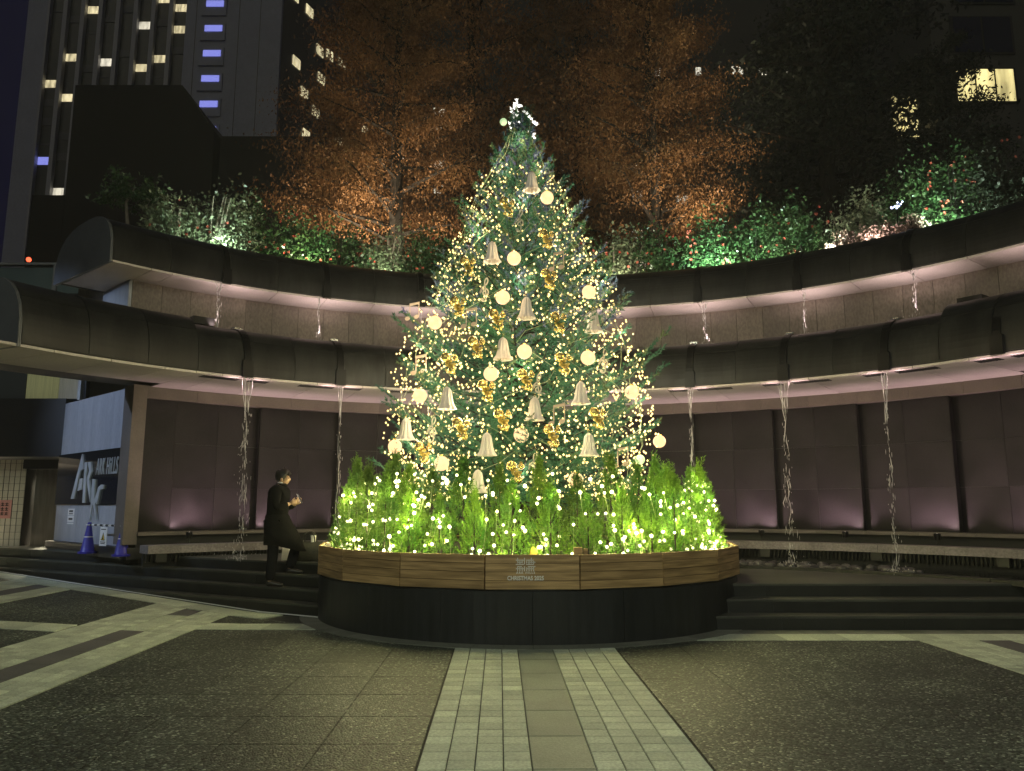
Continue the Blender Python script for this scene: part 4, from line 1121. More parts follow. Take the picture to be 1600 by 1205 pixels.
# ------------------------------------------------------------------ hedge and beds above the upper canopy
single('terrace', MB().arc([(10.75, 5.2), (60, 5.2), (60, 6.42), (10.75, 6.42)], -33, 84, 2).arc([(10.75, 5.2), (13.0, 5.2), (13.0, 6.42), (10.75, 6.42)], -46, -33, 2), M['soil'], 'planted terrace above the upper canopy', None, kind='structure')


def shrub_foliage(seed, n, rx, ry, rz, size, flowers=0):
    g = np.random.default_rng(seed); C = []
    K = g.normal(size=(26, 3)); K = norm(K) * g.uniform(.45, .95, (26, 1)); K[:, 2] = np.abs(K[:, 2]) * 1.0
    idx = g.integers(0, 26, n); C = K[idx] + g.normal(0, .17, (n, 3)); C *= np.array([rx, ry, rz]); C[:, 2] = np.abs(C[:, 2] - .0) + .05
    V, F = leaves(C, size, g, .6)
    Fm = None
    if flowers:
        fm = MB()
        Kd = norm(g.normal(size=(flowers, 3))); Kd[:, 1] = -np.abs(Kd[:, 1]); Kd[:, 2] = np.abs(Kd[:, 2])
        for q in Kd * np.array([rx, ry, rz]) * g.uniform(.85, 1.05, (flowers, 1)):
            for k in range(5):
                a = 1.257 * k; s = g.uniform(.018, .030)
                fm.add([q, (q[0] + s * math.cos(a), q[1] - .02, q[2] + s * math.sin(a)), (q[0] + s * 1.3 * math.cos(a + .6), q[1] - .01, q[2] + s * 1.3 * math.sin(a + .6)), (q[0] + s * math.cos(a + 1.2), q[1] - .02, q[2] + s * math.sin(a + 1.2))], [(0, 1, 2, 3)])
        Fm = fm
    return V, F, Fm


def shrub(name, label, loc, rx, ry, rz, leaf, n, size, flowers, seed, group, bark='bark', stems=5):
    o = thing(name, label, 'shrub', loc, group)
    V, F, fm = shrub_foliage(seed, n, rx, ry, rz, size, flowers); part('foliage', (V, F), M[leaf], o, local=True)
    g = np.random.default_rng(seed + 5); st = MB()
    for k in range(stems):
        a = g.uniform(0, 6.28); x, y = rx * .55 * math.cos(a), ry * .55 * math.sin(a)
        st.tube([(x * .2, y * .2, -.05), (x * .5 + g.normal(0, .04), y * .5, rz * .35), (x, y - .05, rz * .8)], [.028, .02, .008], 5)
    part('stems', st, M[bark], o, local=True)
    if fm: part('flowers', fm, M['redflower'], o, local=True, kind='stuff')
    return o


HB = [  # angle, radius, rx, rz, leaf, flowers, label
    (-40.6, 11.2, .62, 1.25, 'paleleaf', 8, 'thin pale bush with bare stems at the left end of the hedge'),
    (-36.4, 11.2, 1.05, 1.75, 'paleleaf', 10, 'large bright silvery bush lit from below, left part of the hedge'),
    (-32.4, 11.8, .9, 1.75, 'camellia', 0, 'dark green bush just right of the bright silvery bush'),
    (-27.0, 11.2, 1.05, 1.45, 'camellia', 34, 'rounded camellia dotted with red flowers, left of the orange trees'),
    (-21.8, 11.3, .9, 1.35, 'camellia', 20, 'camellia with sparse red flowers below the orange foliage'),
    (-17.4, 11.2, .9, 1.38, 'paleleaf', 18, 'pale lit camellia nearest the fir on its left'),
    (-12.8, 11.2, .85, 1.35, 'camellia', 10, 'camellia partly behind the left edge of the fir'),
    (-8.0, 11.2, .9, 1.3, 'camellia', 6, 'camellia hidden behind the fir, left of its trunk'),
    (-3.0, 11.2, .9, 1.3, 'camellia', 6, 'camellia hidden straight behind the fir'),
    (2.2, 11.2, .9, 1.3, 'camellia', 6, 'camellia hidden behind the fir, right of its trunk'),
    (7.0, 11.2, .9, 1.32, 'camellia', 8, 'camellia emerging just behind the right flank of the fir'),
    (11.5, 11.2, .95, 1.35, 'paleleaf', 14, 'pale lit camellia at the right edge of the fir glow'),
    (16.8, 11.2, .95, 1.36, 'camellia', 16, 'dim camellia right of the fir glow'),
    (22.2, 11.1, 1.0, 1.5, 'camellia', 26, 'green camellia with pink flowers above the sixth water channel'),
    (27.4, 11.2, 1.0, 1.5, 'camellia', 20, 'dense green camellia with red blooms right of the lit one'),
    (32.4, 11.3, .95, 1.6, 'camellia', 14, 'camellia with a few big red flowers, middle of the right hedge'),
    (37.2, 11.5, .95, 1.55, 'paleleaf', 4, 'open bush with pale bare stems on the right'),
    (41.6, 12.2, 1.0, 1.9, 'camellia', 6, 'dark bush behind the pink groundcover beside the blue lamp'),
    (46.2, 11.7, 1.1, 2.0, 'camellia', 34, 'tall bush with red flowers near the right picture edge'),
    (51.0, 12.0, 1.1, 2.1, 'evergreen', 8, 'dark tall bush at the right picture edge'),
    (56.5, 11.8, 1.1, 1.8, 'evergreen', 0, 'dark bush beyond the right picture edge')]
for i, (t, r, rx, rz, leaf, fl_, lab) in enumerate(HB):
    shrub('camellia_bush' if leaf != 'evergreen' else 'evergreen_bush', lab, pol(t, r, 6.42), rx, .6, rz, leaf, int(2000 * rx * rz + 900), .085, fl_, 200 + i, 'bushes of the hedge above the upper canopy', 'palebark' if leaf == 'paleleaf' else 'bark', 7 if leaf == 'paleleaf' else 4)
for i, (t, lab) in enumerate(((37.0, 'low pink dry groundcover on the bed edge, left patch'), (40.6, 'low pink dry groundcover on the bed edge, middle patch'), (44.0, 'low pink dry groundcover on the bed edge, right patch'))):
    shrub('groundcover_plant', lab, pol(t, 10.55, 6.50), .5, .3, .36, 'dryleaf', 900, .07, 0, 300 + i, 'pink groundcover on the bed edge', 'bark', 3)
st_ = shrub('small_tree', 'small round-headed tree standing alone above the canopy at the left', pol(-43.1, 12.4, 7.75), .62, .6, .72, 'camellia', 1700, .085, 0, 330, None, 'palebark', 0)
part('trunk', MB().tube([(0, 0, -1.4), (.03, 0, -.5), (-.05, 0, .1), (.1, 0, .4)], [.05, .04, .03, .012], 6), M['palebark'], st_, local=True)
for i, (t, r, w_, c, to, l) in enumerate(((-36.6, 10.62, 17, (.72, 1.0, .78), 1.0, 'spot lamp at the foot of the bright silvery bush'), (-27, 10.5, 9, (.95, 1.0, .62), .8, 'spot lamp below the rounded camellia with red flowers'),
        (-17.6, 10.5, 7, (.9, 1, .7), .8, 'spot lamp below the pale camellia left of the fir'), (11.5, 10.5, 7, (1, .98, .7), .8, 'spot lamp below the pale camellia right of the fir'), (22.4, 10.5, 26, (.70, 1.0, .78), .8, 'spot lamp below the green camellia right of the fir'), (29.0, 10.5, 8, (.8, 1.0, .8), .8, 'spot lamp below the dense camellia on the right'),
        (36.0, 10.55, 14, (.95, 1.0, .82), .9, 'spot lamp below the open bush with pale stems'), (46.8, 10.6, 26, (.74, 1.0, .76), .8, 'spot lamp below the tall bush near the right edge'), (40.5, 10.35, 7, (1, .85, .75), .4, 'spot lamp lighting the pink groundcover'))):
    b = Vector(pol(t, r - .25, 6.56)); q = pol(t, r + .7, 6.65 + to)
    o = thing('garden_spot', l, 'spot lamp', tuple(b), 'garden spot lamps in the bed')
    part('housing', MB().tube([b + Vector((0, 0, -.12)), b + Vector((0, 0, -.01))], [.04, .055], 8), M['dark'], o)
    part('lens', MB().lathe([(.05, -.008), (.001, -.007)], b, 8), M['lensg'], o)
    spot('garden_spot_lamp', b + Vector((0, 0, .01)), q, w_ * 9, c, 150, .5, .06)
bl_ = thing('blue_lamp', 'small bluish white cluster lamp among the bushes on the right', 'lamp', pol(41.8, 11.0, 7.35))
mb = MB()
for k in range(12): mb.ball((pol(41.8 + rng.normal(0, .4), 11.0, 7.4 + rng.normal(0, .035))), .018, 6, 4)
part('bulbs', mb, mat('blue_white_bulb', (.7, .75, 1), emit=(.55, .6, 1), es=4, sampling='NONE'), bl_, kind='stuff')
part('stem', MB().tube([pol(41.8, 11.02, 6.4), pol(41.8, 11.02, 7.38)], .012, 5), M['dark'], bl_)

# ------------------------------------------------------------------ trees behind
def big_tree_meshes(seed, H, spread, leaf, nl, droop, mat_, flat=.45):
    g = np.random.default_rng(seed); lim = MB(); ends = []
    lim.tube([(0, 0, -.3), (.1, 0, H * .35), (-.05, .1, H * .7), (.05, 0, H * .95)], [H * .022, H * .017, H * .010, H * .003], 8)
    for k in range(34):
        z = H * (.16 + .80 * (k + .5) / 34); az = k * 2.4 + g.normal(0, .3); L_ = spread * (1.0 - .62 * ((z / H - .16) / .8) ** 1.3) * g.uniform(.7, 1.1)
        d = np.array([math.cos(az), math.sin(az), 0]); pts = [np.array([0, 0, z]) + d * L_ * q + np.array([0, 0, L_ * .36 * q - L_ * .12 * q * q]) + g.normal(0, .08, 3) * q for q in (0, .3, .6, .85, 1)]
        lim.tube(pts, [H * .007, H * .005, H * .003, H * .002, .01], 5, False)
        for q in np.linspace(.28, 1.02, 9):
            x = q * 4; a = min(int(x), 3); p = pts[a] + (pts[a + 1] - pts[a]) * (x - a)
            for s in range(1 if g.uniform() < .55 else 2): ends.append((p + g.normal(0, .10 * L_, 3) * np.array([1, 1, .35]), L_))
    C = []
    for p, L_ in ends:
        m = nl; c = g.normal(0, 1, (m, 3)) * np.array([.42, .42, .42 * flat]) * min(1.3, L_ * .38)
        c[:, 2] -= droop * np.abs(g.normal(0, .35, m)) * np.clip(1.0 - np.hypot(c[:, 0], c[:, 1]), 0, 1); C.append(c + p)
    C = np.concatenate(C)
    V, F = leaves(C, leaf, g, .42, droop)
    return fast_mesh('trunk', lim.v, lim.f, M['bark']), fast_mesh('crown', V, F, M[mat_])


AT = [big_tree_meshes(50 + k, 15, 4.2, .12, 92, 1.5, 'autumn', .32) for k in range(2)]
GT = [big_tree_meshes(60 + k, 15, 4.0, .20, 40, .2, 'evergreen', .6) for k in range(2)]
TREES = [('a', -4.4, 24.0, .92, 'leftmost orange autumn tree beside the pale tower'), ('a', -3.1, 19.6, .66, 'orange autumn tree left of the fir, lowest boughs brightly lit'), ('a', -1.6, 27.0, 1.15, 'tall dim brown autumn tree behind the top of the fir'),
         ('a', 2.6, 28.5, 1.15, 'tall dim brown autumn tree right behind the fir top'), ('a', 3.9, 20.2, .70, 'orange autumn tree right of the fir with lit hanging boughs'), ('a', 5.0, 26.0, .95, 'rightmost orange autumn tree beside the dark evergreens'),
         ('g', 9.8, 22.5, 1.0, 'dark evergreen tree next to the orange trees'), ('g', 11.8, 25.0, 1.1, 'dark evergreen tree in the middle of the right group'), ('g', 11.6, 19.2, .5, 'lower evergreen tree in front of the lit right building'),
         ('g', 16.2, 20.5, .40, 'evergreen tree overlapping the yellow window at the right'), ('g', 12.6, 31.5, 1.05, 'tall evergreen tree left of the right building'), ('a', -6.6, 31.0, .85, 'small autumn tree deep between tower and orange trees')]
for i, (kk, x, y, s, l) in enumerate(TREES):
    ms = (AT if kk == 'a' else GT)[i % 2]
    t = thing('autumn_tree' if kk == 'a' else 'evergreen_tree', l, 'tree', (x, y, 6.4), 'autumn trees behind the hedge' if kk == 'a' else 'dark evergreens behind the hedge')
    t.rotation_euler = (0, 0, i * 1.7); t.scale = (s, s, s)
    for me in ms:
        o = bpy.data.objects.new(me.name.split('.')[0], me); COL.objects.link(o); o.parent = t
for i, (x, y, tx, ty, tz, w_, l) in enumerate(((-4.6, 17.6, -3.2, 19.6, 9.4, 640, 'warm spot lamp aimed up into the left orange tree'), (-1.6, 17.8, -2.6, 19.6, 9.4, 300, 'warm spot lamp between the left orange tree and the fir'),
        (3.0, 17.6, 3.9, 20.2, 12.0, 420, 'warm spot lamp below the right orange tree'), (5.2, 17.4, 5.0, 20.2, 11.5, 420, 'warm spot lamp at the right of the right orange tree'), (-6.2, 18.0, -4.4, 24, 14, 380, 'warm spot lamp aimed into the leftmost orange tree'))):
    b = Vector((x, y, 6.5))
    o = thing('tree_spot', l, 'spot lamp', tuple(b), 'spot lamps below the autumn trees')
    part('housing', MB().tube([b + Vector((0, 0, -.12)), b], [.05, .07], 8), M['dark'], o)
    part('lens', MB().lathe([(.06, .002), (.001, .003)], b, 8), M['lensg'], o)
    spot('tree_spot_lamp', b + Vector((0, 0, .03)), (tx, ty, tz), w_ * 3.8, (1, .80, .54), 60, .8, .06)


# ------------------------------------------------------------------ towers
M['tower'] = mat('tower_concrete', (.40, .42, .50), (.45, .47, .55), .3, .7, speck=(3, .06))
M['towerd'] = mat('tower_spandrel', (.010, .010, .013), rough=.3)
M['rib'] = mat('tower_rib', (.5, .5, .52), rough=.6)
M['lit'] = mat('lit_window', (.8, .7, .4), (.6, .5, .3), 2, .6, emit=(1, .86, .50), es=.95, sampling='NONE', vary=1.6)
M['litw'] = mat('lit_window_white', (.8, .8, .7), rough=.6, emit=(1, .92, .72), es=.95, sampling='NONE', vary=1.6)
M['blue'] = mat('blue_stair_light', (.5, .5, .9), rough=.6, emit=(.30, .33, 1.0), es=.85, sampling='NONE')
M['dimwin'] = mat('dim_window', (.05, .052, .065), rough=.4)
tw = thing('hotel_tower', 'tall grey tower with columns of windows and blue-lit stair openings, upper left', 'building', (-45, 95, 0))
TY = 95.0; fpx = 1203.0
def TXx(u): return (u - 800) / fpx * TY * 1.012 * 1.0
def TZ(v): return 1.5 + math.tan(math.atan((602.5 - v) / fpx) + R(8.86)) * TY
def tx(u, v): return (u - 800) / fpx * (TY * math.cos(R(8.86)) + (TZ(v) - 1.5) * math.sin(R(8.86)))
Xl, Xa, Xb, Xc, Xd = -65.4, -62.6, -43.6, -43.3, -30.6
part('end_wall', MB().box(Xl, Xa, 95, 116, 0, 88), M['tower'], tw)
part('spandrel_field', MB().box(Xa, Xb, 95.4, 116, 0, 88), M['towerd'], tw)
ncol = 8; cw = (Xb - Xa) / ncol
for i in range(ncol + 1):
    part('rib', MB().box(Xa + cw * i - .28 + (.28 if i == 0 else 0), Xa + cw * i + .28, 94.75, 95.39, 0, 88), M['rib'], tw)
litset = [(-57.5, 67.9, 'lit'), (-50.3, 65.6, 'litw'), (-45.3, 68.2, 'lit'), (-45.1, 65.0, 'lit'), (-48.1, 69.5, 'lit'), (-55.1, 60.2, 'litw'), (-50.2, 59.4, 'lit'), (-47.7, 60.7, 'lit'), (-59.4, 60.9, 'lit'), (-61.4, 57.1, 'lit'), (-59.3, 55.1, 'lit'),
          (-59.8, 66.5, 'dimwin'), (-52.8, 61.5, 'dimwin'), (-45.1, 61.9, 'dimwin'), (-57.3, 59.3, 'dimwin'), (-61.3, 51.7, 'dimwin'), (-59.2, 49.7, 'dimwin'), (-61.3, 46.2, 'blue'), (-59.2, 46.8, 'dimwin'), (-58.8, 41.9, 'litw'), (-61.4, 54.4, 'dimwin'), (-55.0, 66.6, 'dimwin'), (-52.7, 68.0, 'dimwin'), (-48.0, 66.0, 'dimwin')]
wn_d = MB().box(-.82, .82, -.05, .05, -.52, .52)
wmesh = {k: fast_mesh('window', wn_d.v, wn_d.f, M[k]) for k in ('lit', 'litw', 'blue', 'dimwin')}
slit = MB().box(-.8, .8, -.05, .05, -.12, .12); slit_me = fast_mesh('window', slit.v, slit.f, M['dimwin'])
used = set()
for x, z, k in litset:
    c_ = min(ncol - 1, max(0, int((x - Xa) / cw))); used.add((c_, round(z / 3.2)))
    piece('window', wmesh[k], tw, (Xa + cw * (c_ + .5), 95.33, z))
for c_ in range(ncol):
    for f_ in range(8, 26):
        if (c_, f_) not in used and (c_ * 7 + f_ * 5) % 3 == 0: piece('window', slit_me, tw, (Xa + cw * (c_ + .5), 95.36, f_ * 3.2 + .5))
part('stair_shaft', MB().box(Xb + .3, Xd, 93.5, 116, 0, 88), M['tower'], tw)
for i, x in enumerate((-41.9, -36.2, -33.4)): part('joint', MB().box(x - .04, x + .04, 93.46, 93.499, 0, 88), M['towerd'], tw)
for f_ in range(-2, 9):
    z = 45.8 + f_ * 3.58
    o_ = part('stair_opening', MB().box(-41.2, -37.9, 93.30, 93.498, z - 1.55, z + .95), M['tower'], tw)
    part('stair_glow', MB().box(-40.6, -38.3, 93.22, 93.299, z - .30, z + .55), M['blue'], o_)
part('side_face', MB().add([(Xd + .01, 94.0, 0), (Xd + 9, 118, 0), (Xd + 9, 120, 0), (Xd + .01, 96, 0), (Xd + .01, 94.0, 88), (Xd + 9, 118, 88), (Xd + 9, 120, 88), (Xd + .01, 96, 88)], [(0, 3, 2, 1), (4, 5, 6, 7), (0, 1, 5, 4), (1, 2, 6, 5), (2, 3, 7, 6), (3, 0, 4, 7)]), M['towerd'], tw)
sd = Vector((9, 24, 0)).normalized()
swin = MB().box(-.8, .8, -.06, .06, -.7, .7); sw_me = fast_mesh('window', swin.v, swin.f, M['lit'])
for s_, z in ((2.2, 70.6), (5.6, 70.4), (8.4, 66.0), (10.8, 66.8), (14, 67.4), (3.2, 61.2), (9.0, 62.0), (5.2, 57.8), (8, 56.4), (14, 55), (18, 62.4), (21, 60), (22, 54), (17, 50), (12, 49), (6, 52)):
    pp = Vector((Xd, 94, 0)) + sd * s_ + Vector((.1, -.05, 0)); piece('window', sw_me, tw, (pp.x, pp.y, z), rz=math.atan2(sd.y, sd.x))
# dark blocks in front of the tower
M['darkblock'] = mat('dark_concrete', (.013, .011, .009), (.017, .015, .012), .4, .8, stretch=(1, 1, .2))
db = thing('dark_block', 'unlit dark building block standing in front of the tower', 'building', (-24, 50, 0))
Y5 = 50
def zz5(v): return 1.5 + math.tan(math.atan((602.5 - v) / fpx) + R(8.86)) * Y5
def xx5(u, v): return (u - 800) / fpx * (Y5 * math.cos(R(8.86)) + (zz5(v) - 1.5) * math.sin(R(8.86)))
xa, xb, zt_ = xx5(118, 133), xx5(285, 133), zz5(133)
xc_, zc_ = xx5(335, 205), zz5(205)
part('block', MB().plate([(xa, 0), (xc_, 0), (xc_, zc_), (xb, zt_), (xa, zt_)], (0, Y5, 0), (1, 0, 0), (0, -1, 0), -14, 0), M['darkblock'], db)
part('wing', MB().box(xx5(50, 305) , xa - .01, Y5, Y5 + 10, 0, zz5(305)), M['darkblock'], db)
lw = single('low_dark_block', MB().box(xx5(345, 213), xx5(520, 213), Y5, Y5 + 12, 0, zz5(213)), M['darkblock'], 'lower unlit dark block between the tower foot and the orange trees', 'building')
# building behind the trees
bb = thing('office_block', 'dark office block glimpsed through the trees with scattered lit windows', 'building', (12, 62, 0))
part('wall', MB().box(-12, 28, 62, 80, 0, 66), mat('office_dark', (.016, .016, .017), (.02, .02, .02), .3, .6), bb)
ow = MB().box(-.55, .55, -.06, .06, -.55, .55); ow_me = fast_mesh('window', ow.v, ow.f, M['litw'])
g4 = np.random.default_rng(9)
for x, z in [(-6.3, 33.5), (-6.2, 30.2), (-6.2, 28), (-6.3, 35), (-11, 32), (-9.6, 30.6), (16.2, 38.8), (19.6, 38.9), (21.8, 38.8), (24.2, 39), (12.6, 38.7), (14.4, 27), (10.5, 24), (10.6, 27.6), (10.4, 30), (11, 21.5), (13, 17), (15.5, 17), (-9.5, 26), (20, 20.6), (23, 24), (26, 24.5)]:
    piece('window', ow_me, bb, (x, 61.93, z), scale=(g4.uniform(.4, .9), 1, g4.uniform(.3, .7)))
# the residential block at the right
rb_ = thing('apartment_block', 'beige apartment block at the upper right with one bright yellow window', 'building', (24, 35, 0))
M['beige'] = mat('beige_render', (.10, .094, .08), (.12, .114, .10), .5, .8)
Y3 = 35.0
def z3(v): return 1.5 + math.tan(math.atan((602.5 - v) / fpx) + R(8.86)) * Y3
def x3(u, v): return (u - 800) / fpx * (Y3 * math.cos(R(8.86)) + (z3(v) - 1.5) * math.sin(R(8.86)))
part('wall', MB().box(x3(1458, 100), 46, Y3, Y3 + 14, 0, 36), M['beige'], rb_)
M['bluewin'] = mat('dark_blue_glass', (.008, .008, .05), rough=.15)
M['yellow'] = mat('yellow_lit_room', (.9, .8, .4), (.6, .5, .25), 1.2, .6, emit=(1, .84, .36), es=1.15, sampling='NONE', vary=1.1)
def rwin(u0, u1, v0, v1, m_, mull):
    f = part('window', MB().box(x3(u0, v1), x3(u1, v1), Y3 - .10, Y3 - .001, z3(v1), z3(v0)), M['black'], rb_)
    n_ = mull; xa_, xb_ = x3(u0, v1) + .08, x3(u1, v1) - .08; w = (xb_ - xa_) / n_
    for i in range(n_): part('pane', MB().box(xa_ + w * i + .05, xa_ + w * (i + 1) - .05, Y3 - .13, Y3 - .101, z3(v1) + .08, z3(v0) - .08), m_, f)
rwin(1487, 1585, -40, 8, M['bluewin'], 2); rwin(1487, 1585, 27, 86, M['bluewin'], 2); rwin(1492, 1590, 108, 162, M['yellow'], 3)
ob = part('bay', MB().box(x3(1408, 160), x3(1457, 160), Y3 + 1.2, Y3 + 10, 0, z3(115)), M['beige'], rb_)
for i in range(3):
    x0 = x3(1414 + i * 14, 165); part('window', MB().box(x0, x0 + .33, Y3 + 1.1, Y3 + 1.19, z3(200), z3(132)), M['yellow'], rb_)


# ------------------------------------------------------------------ the man
def skin(verts, edges, radii, sub=2, root=0):
    me = bpy.data.meshes.new('skin'); me.from_pydata(verts, edges, []); o = bpy.data.objects.new('skin', me); COL.objects.link(o)
    m = o.modifiers.new('s', 'SKIN'); m.use_smooth_shade = True
    for i, r in enumerate(radii):
        me.skin_vertices[0].data[i].radius = r if isinstance(r, tuple) else (r, r)
        me.skin_vertices[0].data[i].use_root = (i == root)
    s = o.modifiers.new('u', 'SUBSURF'); s.levels = sub; s.render_levels = sub
    bpy.context.view_layer.update()
    r = bpy.data.meshes.new_from_object(o.evaluated_get(bpy.context.evaluated_depsgraph_get()))
    bpy.data.objects.remove(o)
    V = np.array([v.co[:] for v in r.vertices]); F = [tuple(p.vertices) for p in r.polygons]; bpy.data.meshes.remove(r)
    return V, F


def join(*vs):
    V = []; F = []; b = 0
    for v, f in vs: V.append(np.asarray(v, float).reshape(-1, 3)); F += [tuple(i + b for i in q) for q in f]; b += len(V[-1])
    return np.concatenate(V), F


MX, MY, MZ = -3.50, 11.62, PZ / 2
def loc3(p): return (MX + p[0], MY + p[1], MZ + p[2])
H1 = PZ / 4
man = thing('person', 'man in a dark coat looking down at a phone, one foot on a higher step', 'person', (MX, MY, MZ))
M['skin'] = mat('skin', (.42, .27, .18), (.46, .30, .2), 8, .5)
M['coat'] = mat('black_wool', (.005, .005, .0055), (.007, .007, .0075), 12, .95, bump=.2, spec=.1)
M['trouser'] = mat('dark_trousers', (.006, .0065, .009), rough=.9, spec=.1)
M['hair'] = mat('black_hair', (.010, .008, .007), rough=.45)
M['shoe'] = mat('black_leather', (.016, .014, .012), rough=.35)
# x forward (to the right in the picture), y away, z up; the left foot is nearer the camera
KL = [(0, .0, .93), (.01, .0, 1.10), (.02, 0, 1.28), (.03, 0, 1.40), (.055, 0, 1.475), (.085, 0, 1.56), (.095, 0, 1.635),        # 0..6 pelvis..crown
      (.02, -.17, 1.39), (.06, -.235, 1.14), (.24, -.13, 1.20),        # left arm: shoulder elbow wrist 7 8 9
      (.02, .17, 1.39), (.08, .23, 1.15), (.25, .10, 1.20),            # right arm 10 11 12
      (-.01, -.09, .88), (.0, -.10, .48), (-.03, -.11, .09),           # left (standing) leg 13 14 15
      (.03, .10, .88), (.29, .10, .62), (.19, .11, .09 + H1),          # right leg 16 17 18
      (-.01, -.11, .065), (.21, .11, .065 + H1),                        # toes 19 20
      (.185, 0, 1.555), (.16, 0, 1.515)]                               # nose 21, chin 22
ED = [(0, 1), (1, 2), (2, 3), (3, 4), (4, 5), (5, 6), (3, 7), (7, 8), (8, 9), (3, 10), (10, 11), (11, 12), (0, 13), (13, 14), (14, 15), (0, 16), (16, 17), (17, 18), (15, 19), (18, 20), (5, 21), (5, 22)]
RA = [.13, .125, .14, .11, .052, .083, .062, .06, .045, .028, .06, .045, .028, .085, .062, .034, .085, .062, .034, .02, .02, .014, .03]
body = skin([loc3(p) for p in KL], ED, RA)


def hand(w, fwd, side, up):
    """palm with five bent fingers; w wrist"""
    w, f, s_, u = Vector(w), Vector(fwd).normalized(), Vector(side).normalized(), Vector(up).normalized(); mb = MB()
    mb.tube([w, w + f * .03, w + f * .085], [.024, .034, .036], 8)
    for i, (o, l) in enumerate(((-.027, .065), (-.009, .075), (.009, .07), (.026, .055))):
        b = w + f * .08 + s_ * o; mb.tube([b, b + f * l * .45 + u * .004, b + f * l * .62 + u * l * .3, b + f * l * .45 + u * l * .62], [.0095, .009, .008, .006], 6)
    b = w + f * .035 - s_ * .03; mb.tube([b, b - s_ * .022 + f * .025 + u * .012, b - s_ * .012 + f * .055 + u * .03], [.011, .0095, .007], 6)
    return np.array(mb.v), mb.f


hl = hand(loc3((.235, -.125, 1.205)), (.9, .45, .35), (.2, .8, -.4), (-.3, 0, .9)); hr = hand(loc3((.245, .095, 1.205)), (.9, -.5, .35), (.2, -.8, -.4), (-.3, 0, .9))
part('body', join(body, hl, hr), M['skin'], man, smooth=True)
face = MB().ball(loc3((.163, -.032, 1.575)), .009, 6, 4).ball(loc3((.163, .032, 1.575)), .009, 6, 4); part('eyes', face, M['hair'], man, smooth=True)
part('ears', MB().ball(loc3((.075, -.085, 1.555)), .024, 8, 6, 1.4).ball(loc3((.075, .085, 1.555)), .024, 8, 6, 1.4), M['skin'], man, smooth=True)
hv = MB().ball((0, 0, 0), 1, 16, 12); V = np.array(hv.v); nz = 1 + .09 * np.sin(V[:, [0]] * 9) * np.cos(V[:, [1]] * 11 + V[:, [2]] * 7)
nz = nz + .05 * np.sin(V[:, [2]] * 23 + V[:, [0]] * 19) * np.cos(V[:, [1]] * 27); V = V * nz * np.array([.118, .106, .118]); keep = V.copy(); keep[:, 2] = np.where((V[:, 0] > .045) & (V[:, 2] < .03), .03, np.maximum(V[:, 2], -.075))
part('hair', (keep + np.array(loc3((.070, 0, 1.605))), hv.f), M['hair'], man, smooth=True)
coat = skin([loc3(p) for p in [(.0, 0, .90), (.01, 0, 1.10), (.015, 0, 1.28), (.03, 0, 1.40), (.05, 0, 1.47), (.02, -.175, 1.385), (.055, -.245, 1.14), (.21, -.145, 1.19), (.02, .175, 1.385), (.08, .24, 1.15), (.22, .115, 1.19)]],
            [(0, 1), (1, 2), (2, 3), (3, 4), (3, 5), (5, 6), (6, 7), (3, 8), (8, 9), (9, 10)], [(.185, .165), (.178, .168), (.188, .178), (.145, .13), .08, .088, .076, .056, .088, .076, .056])
sk = MB(); prof = []
n_ = 20; V = []; F = []
for i, (z, cx_, rx_, ry_) in enumerate(((1.04, .005, .168, .19), (.90, .0, .185, .21), (.76, .025, .20, .22), (.60, .05, .225, .23), (.60, .05, .21, .22))):
    for k in range(n_):
        a = 2 * math.pi * k / n_; ext = max(0, math.cos(a)) * (1.02 - z) * .42
        V.append(loc3((cx_ + rx_ * math.cos(a) * (1 + .03 * math.sin(5 * a)) + ext, ry_ * math.sin(a), z - (.10 * max(0, math.cos(a)) if i > 2 else 0))))
for i in range(4):
    for k in range(n_): F.append((i * n_ + k, i * n_ + (k + 1) % n_, (i + 1) * n_ + (k + 1) % n_, (i + 1) * n_ + k))
part('coat', join(coat, (V, F)), M['coat'], man, smooth=True)
part('collar', MB().lathe([(.062, 0), (.078, .02), (.080, .062), (.070, .064), (.066, .02)], loc3((.055, 0, 1.435)), 16), M['coat'], man, smooth=True)
part('shirt_collar', MB().lathe([(.058, 0), (.060, .075), (.055, .076)], loc3((.050, 0, 1.44)), 16), M['white'], man, smooth=True)
tr = skin([loc3(p) for p in [(0, 0, .92), (-.01, -.09, .86), (.0, -.10, .48), (-.03, -.11, .075), (.03, .10, .86), (.29, .10, .62), (.19, .11, .075 + H1)]], [(0, 1), (1, 2), (2, 3), (0, 4), (4, 5), (5, 6)], [.13, .105, .082, .072, .105, .085, .074])
part('trousers', tr, M['trouser'], man, smooth=True)
for x, y, z in ((-.03, -.11, 0), (.19, .11, H1)):
    s1 = skin([loc3((x - .055, y, z + .042)), loc3((x + .02, y, z + .055)), loc3((x + .12, y, z + .036)), loc3((x + .205, y, z + .026))], [(0, 1), (1, 2), (2, 3)], [(.036, .036), (.042, .045), (.042, .034), (.030, .022)])
    s1 = (np.column_stack([s1[0][:, 0], s1[0][:, 1], np.maximum(s1[0][:, 2], MZ + z + .002)]), s1[1]); part('shoe', s1, M['shoe'], man, smooth=True)
ph_ = thing('phone', 'small phone held up in the hands of the man', 'phone', loc3((.32, -.01, 1.27)))
c_ = Vector(loc3((.335, -.015, 1.275)))
part('case', MB().obox(c_, (.0, .036, 0), (-.035, 0, .068), Vector((.068, 0, .035)).normalized() * .004), M['black'], ph_)
part('screen', MB().obox(c_ - Vector((.068, 0, .035)).normalized() * .0052, (.0, .033, 0), (-.033, 0, .064), Vector((.068, 0, .035)).normalized() * .001), mat('phone_screen', (.8, .8, .7), emit=(1, .95, .75), es=2.2), ph_)
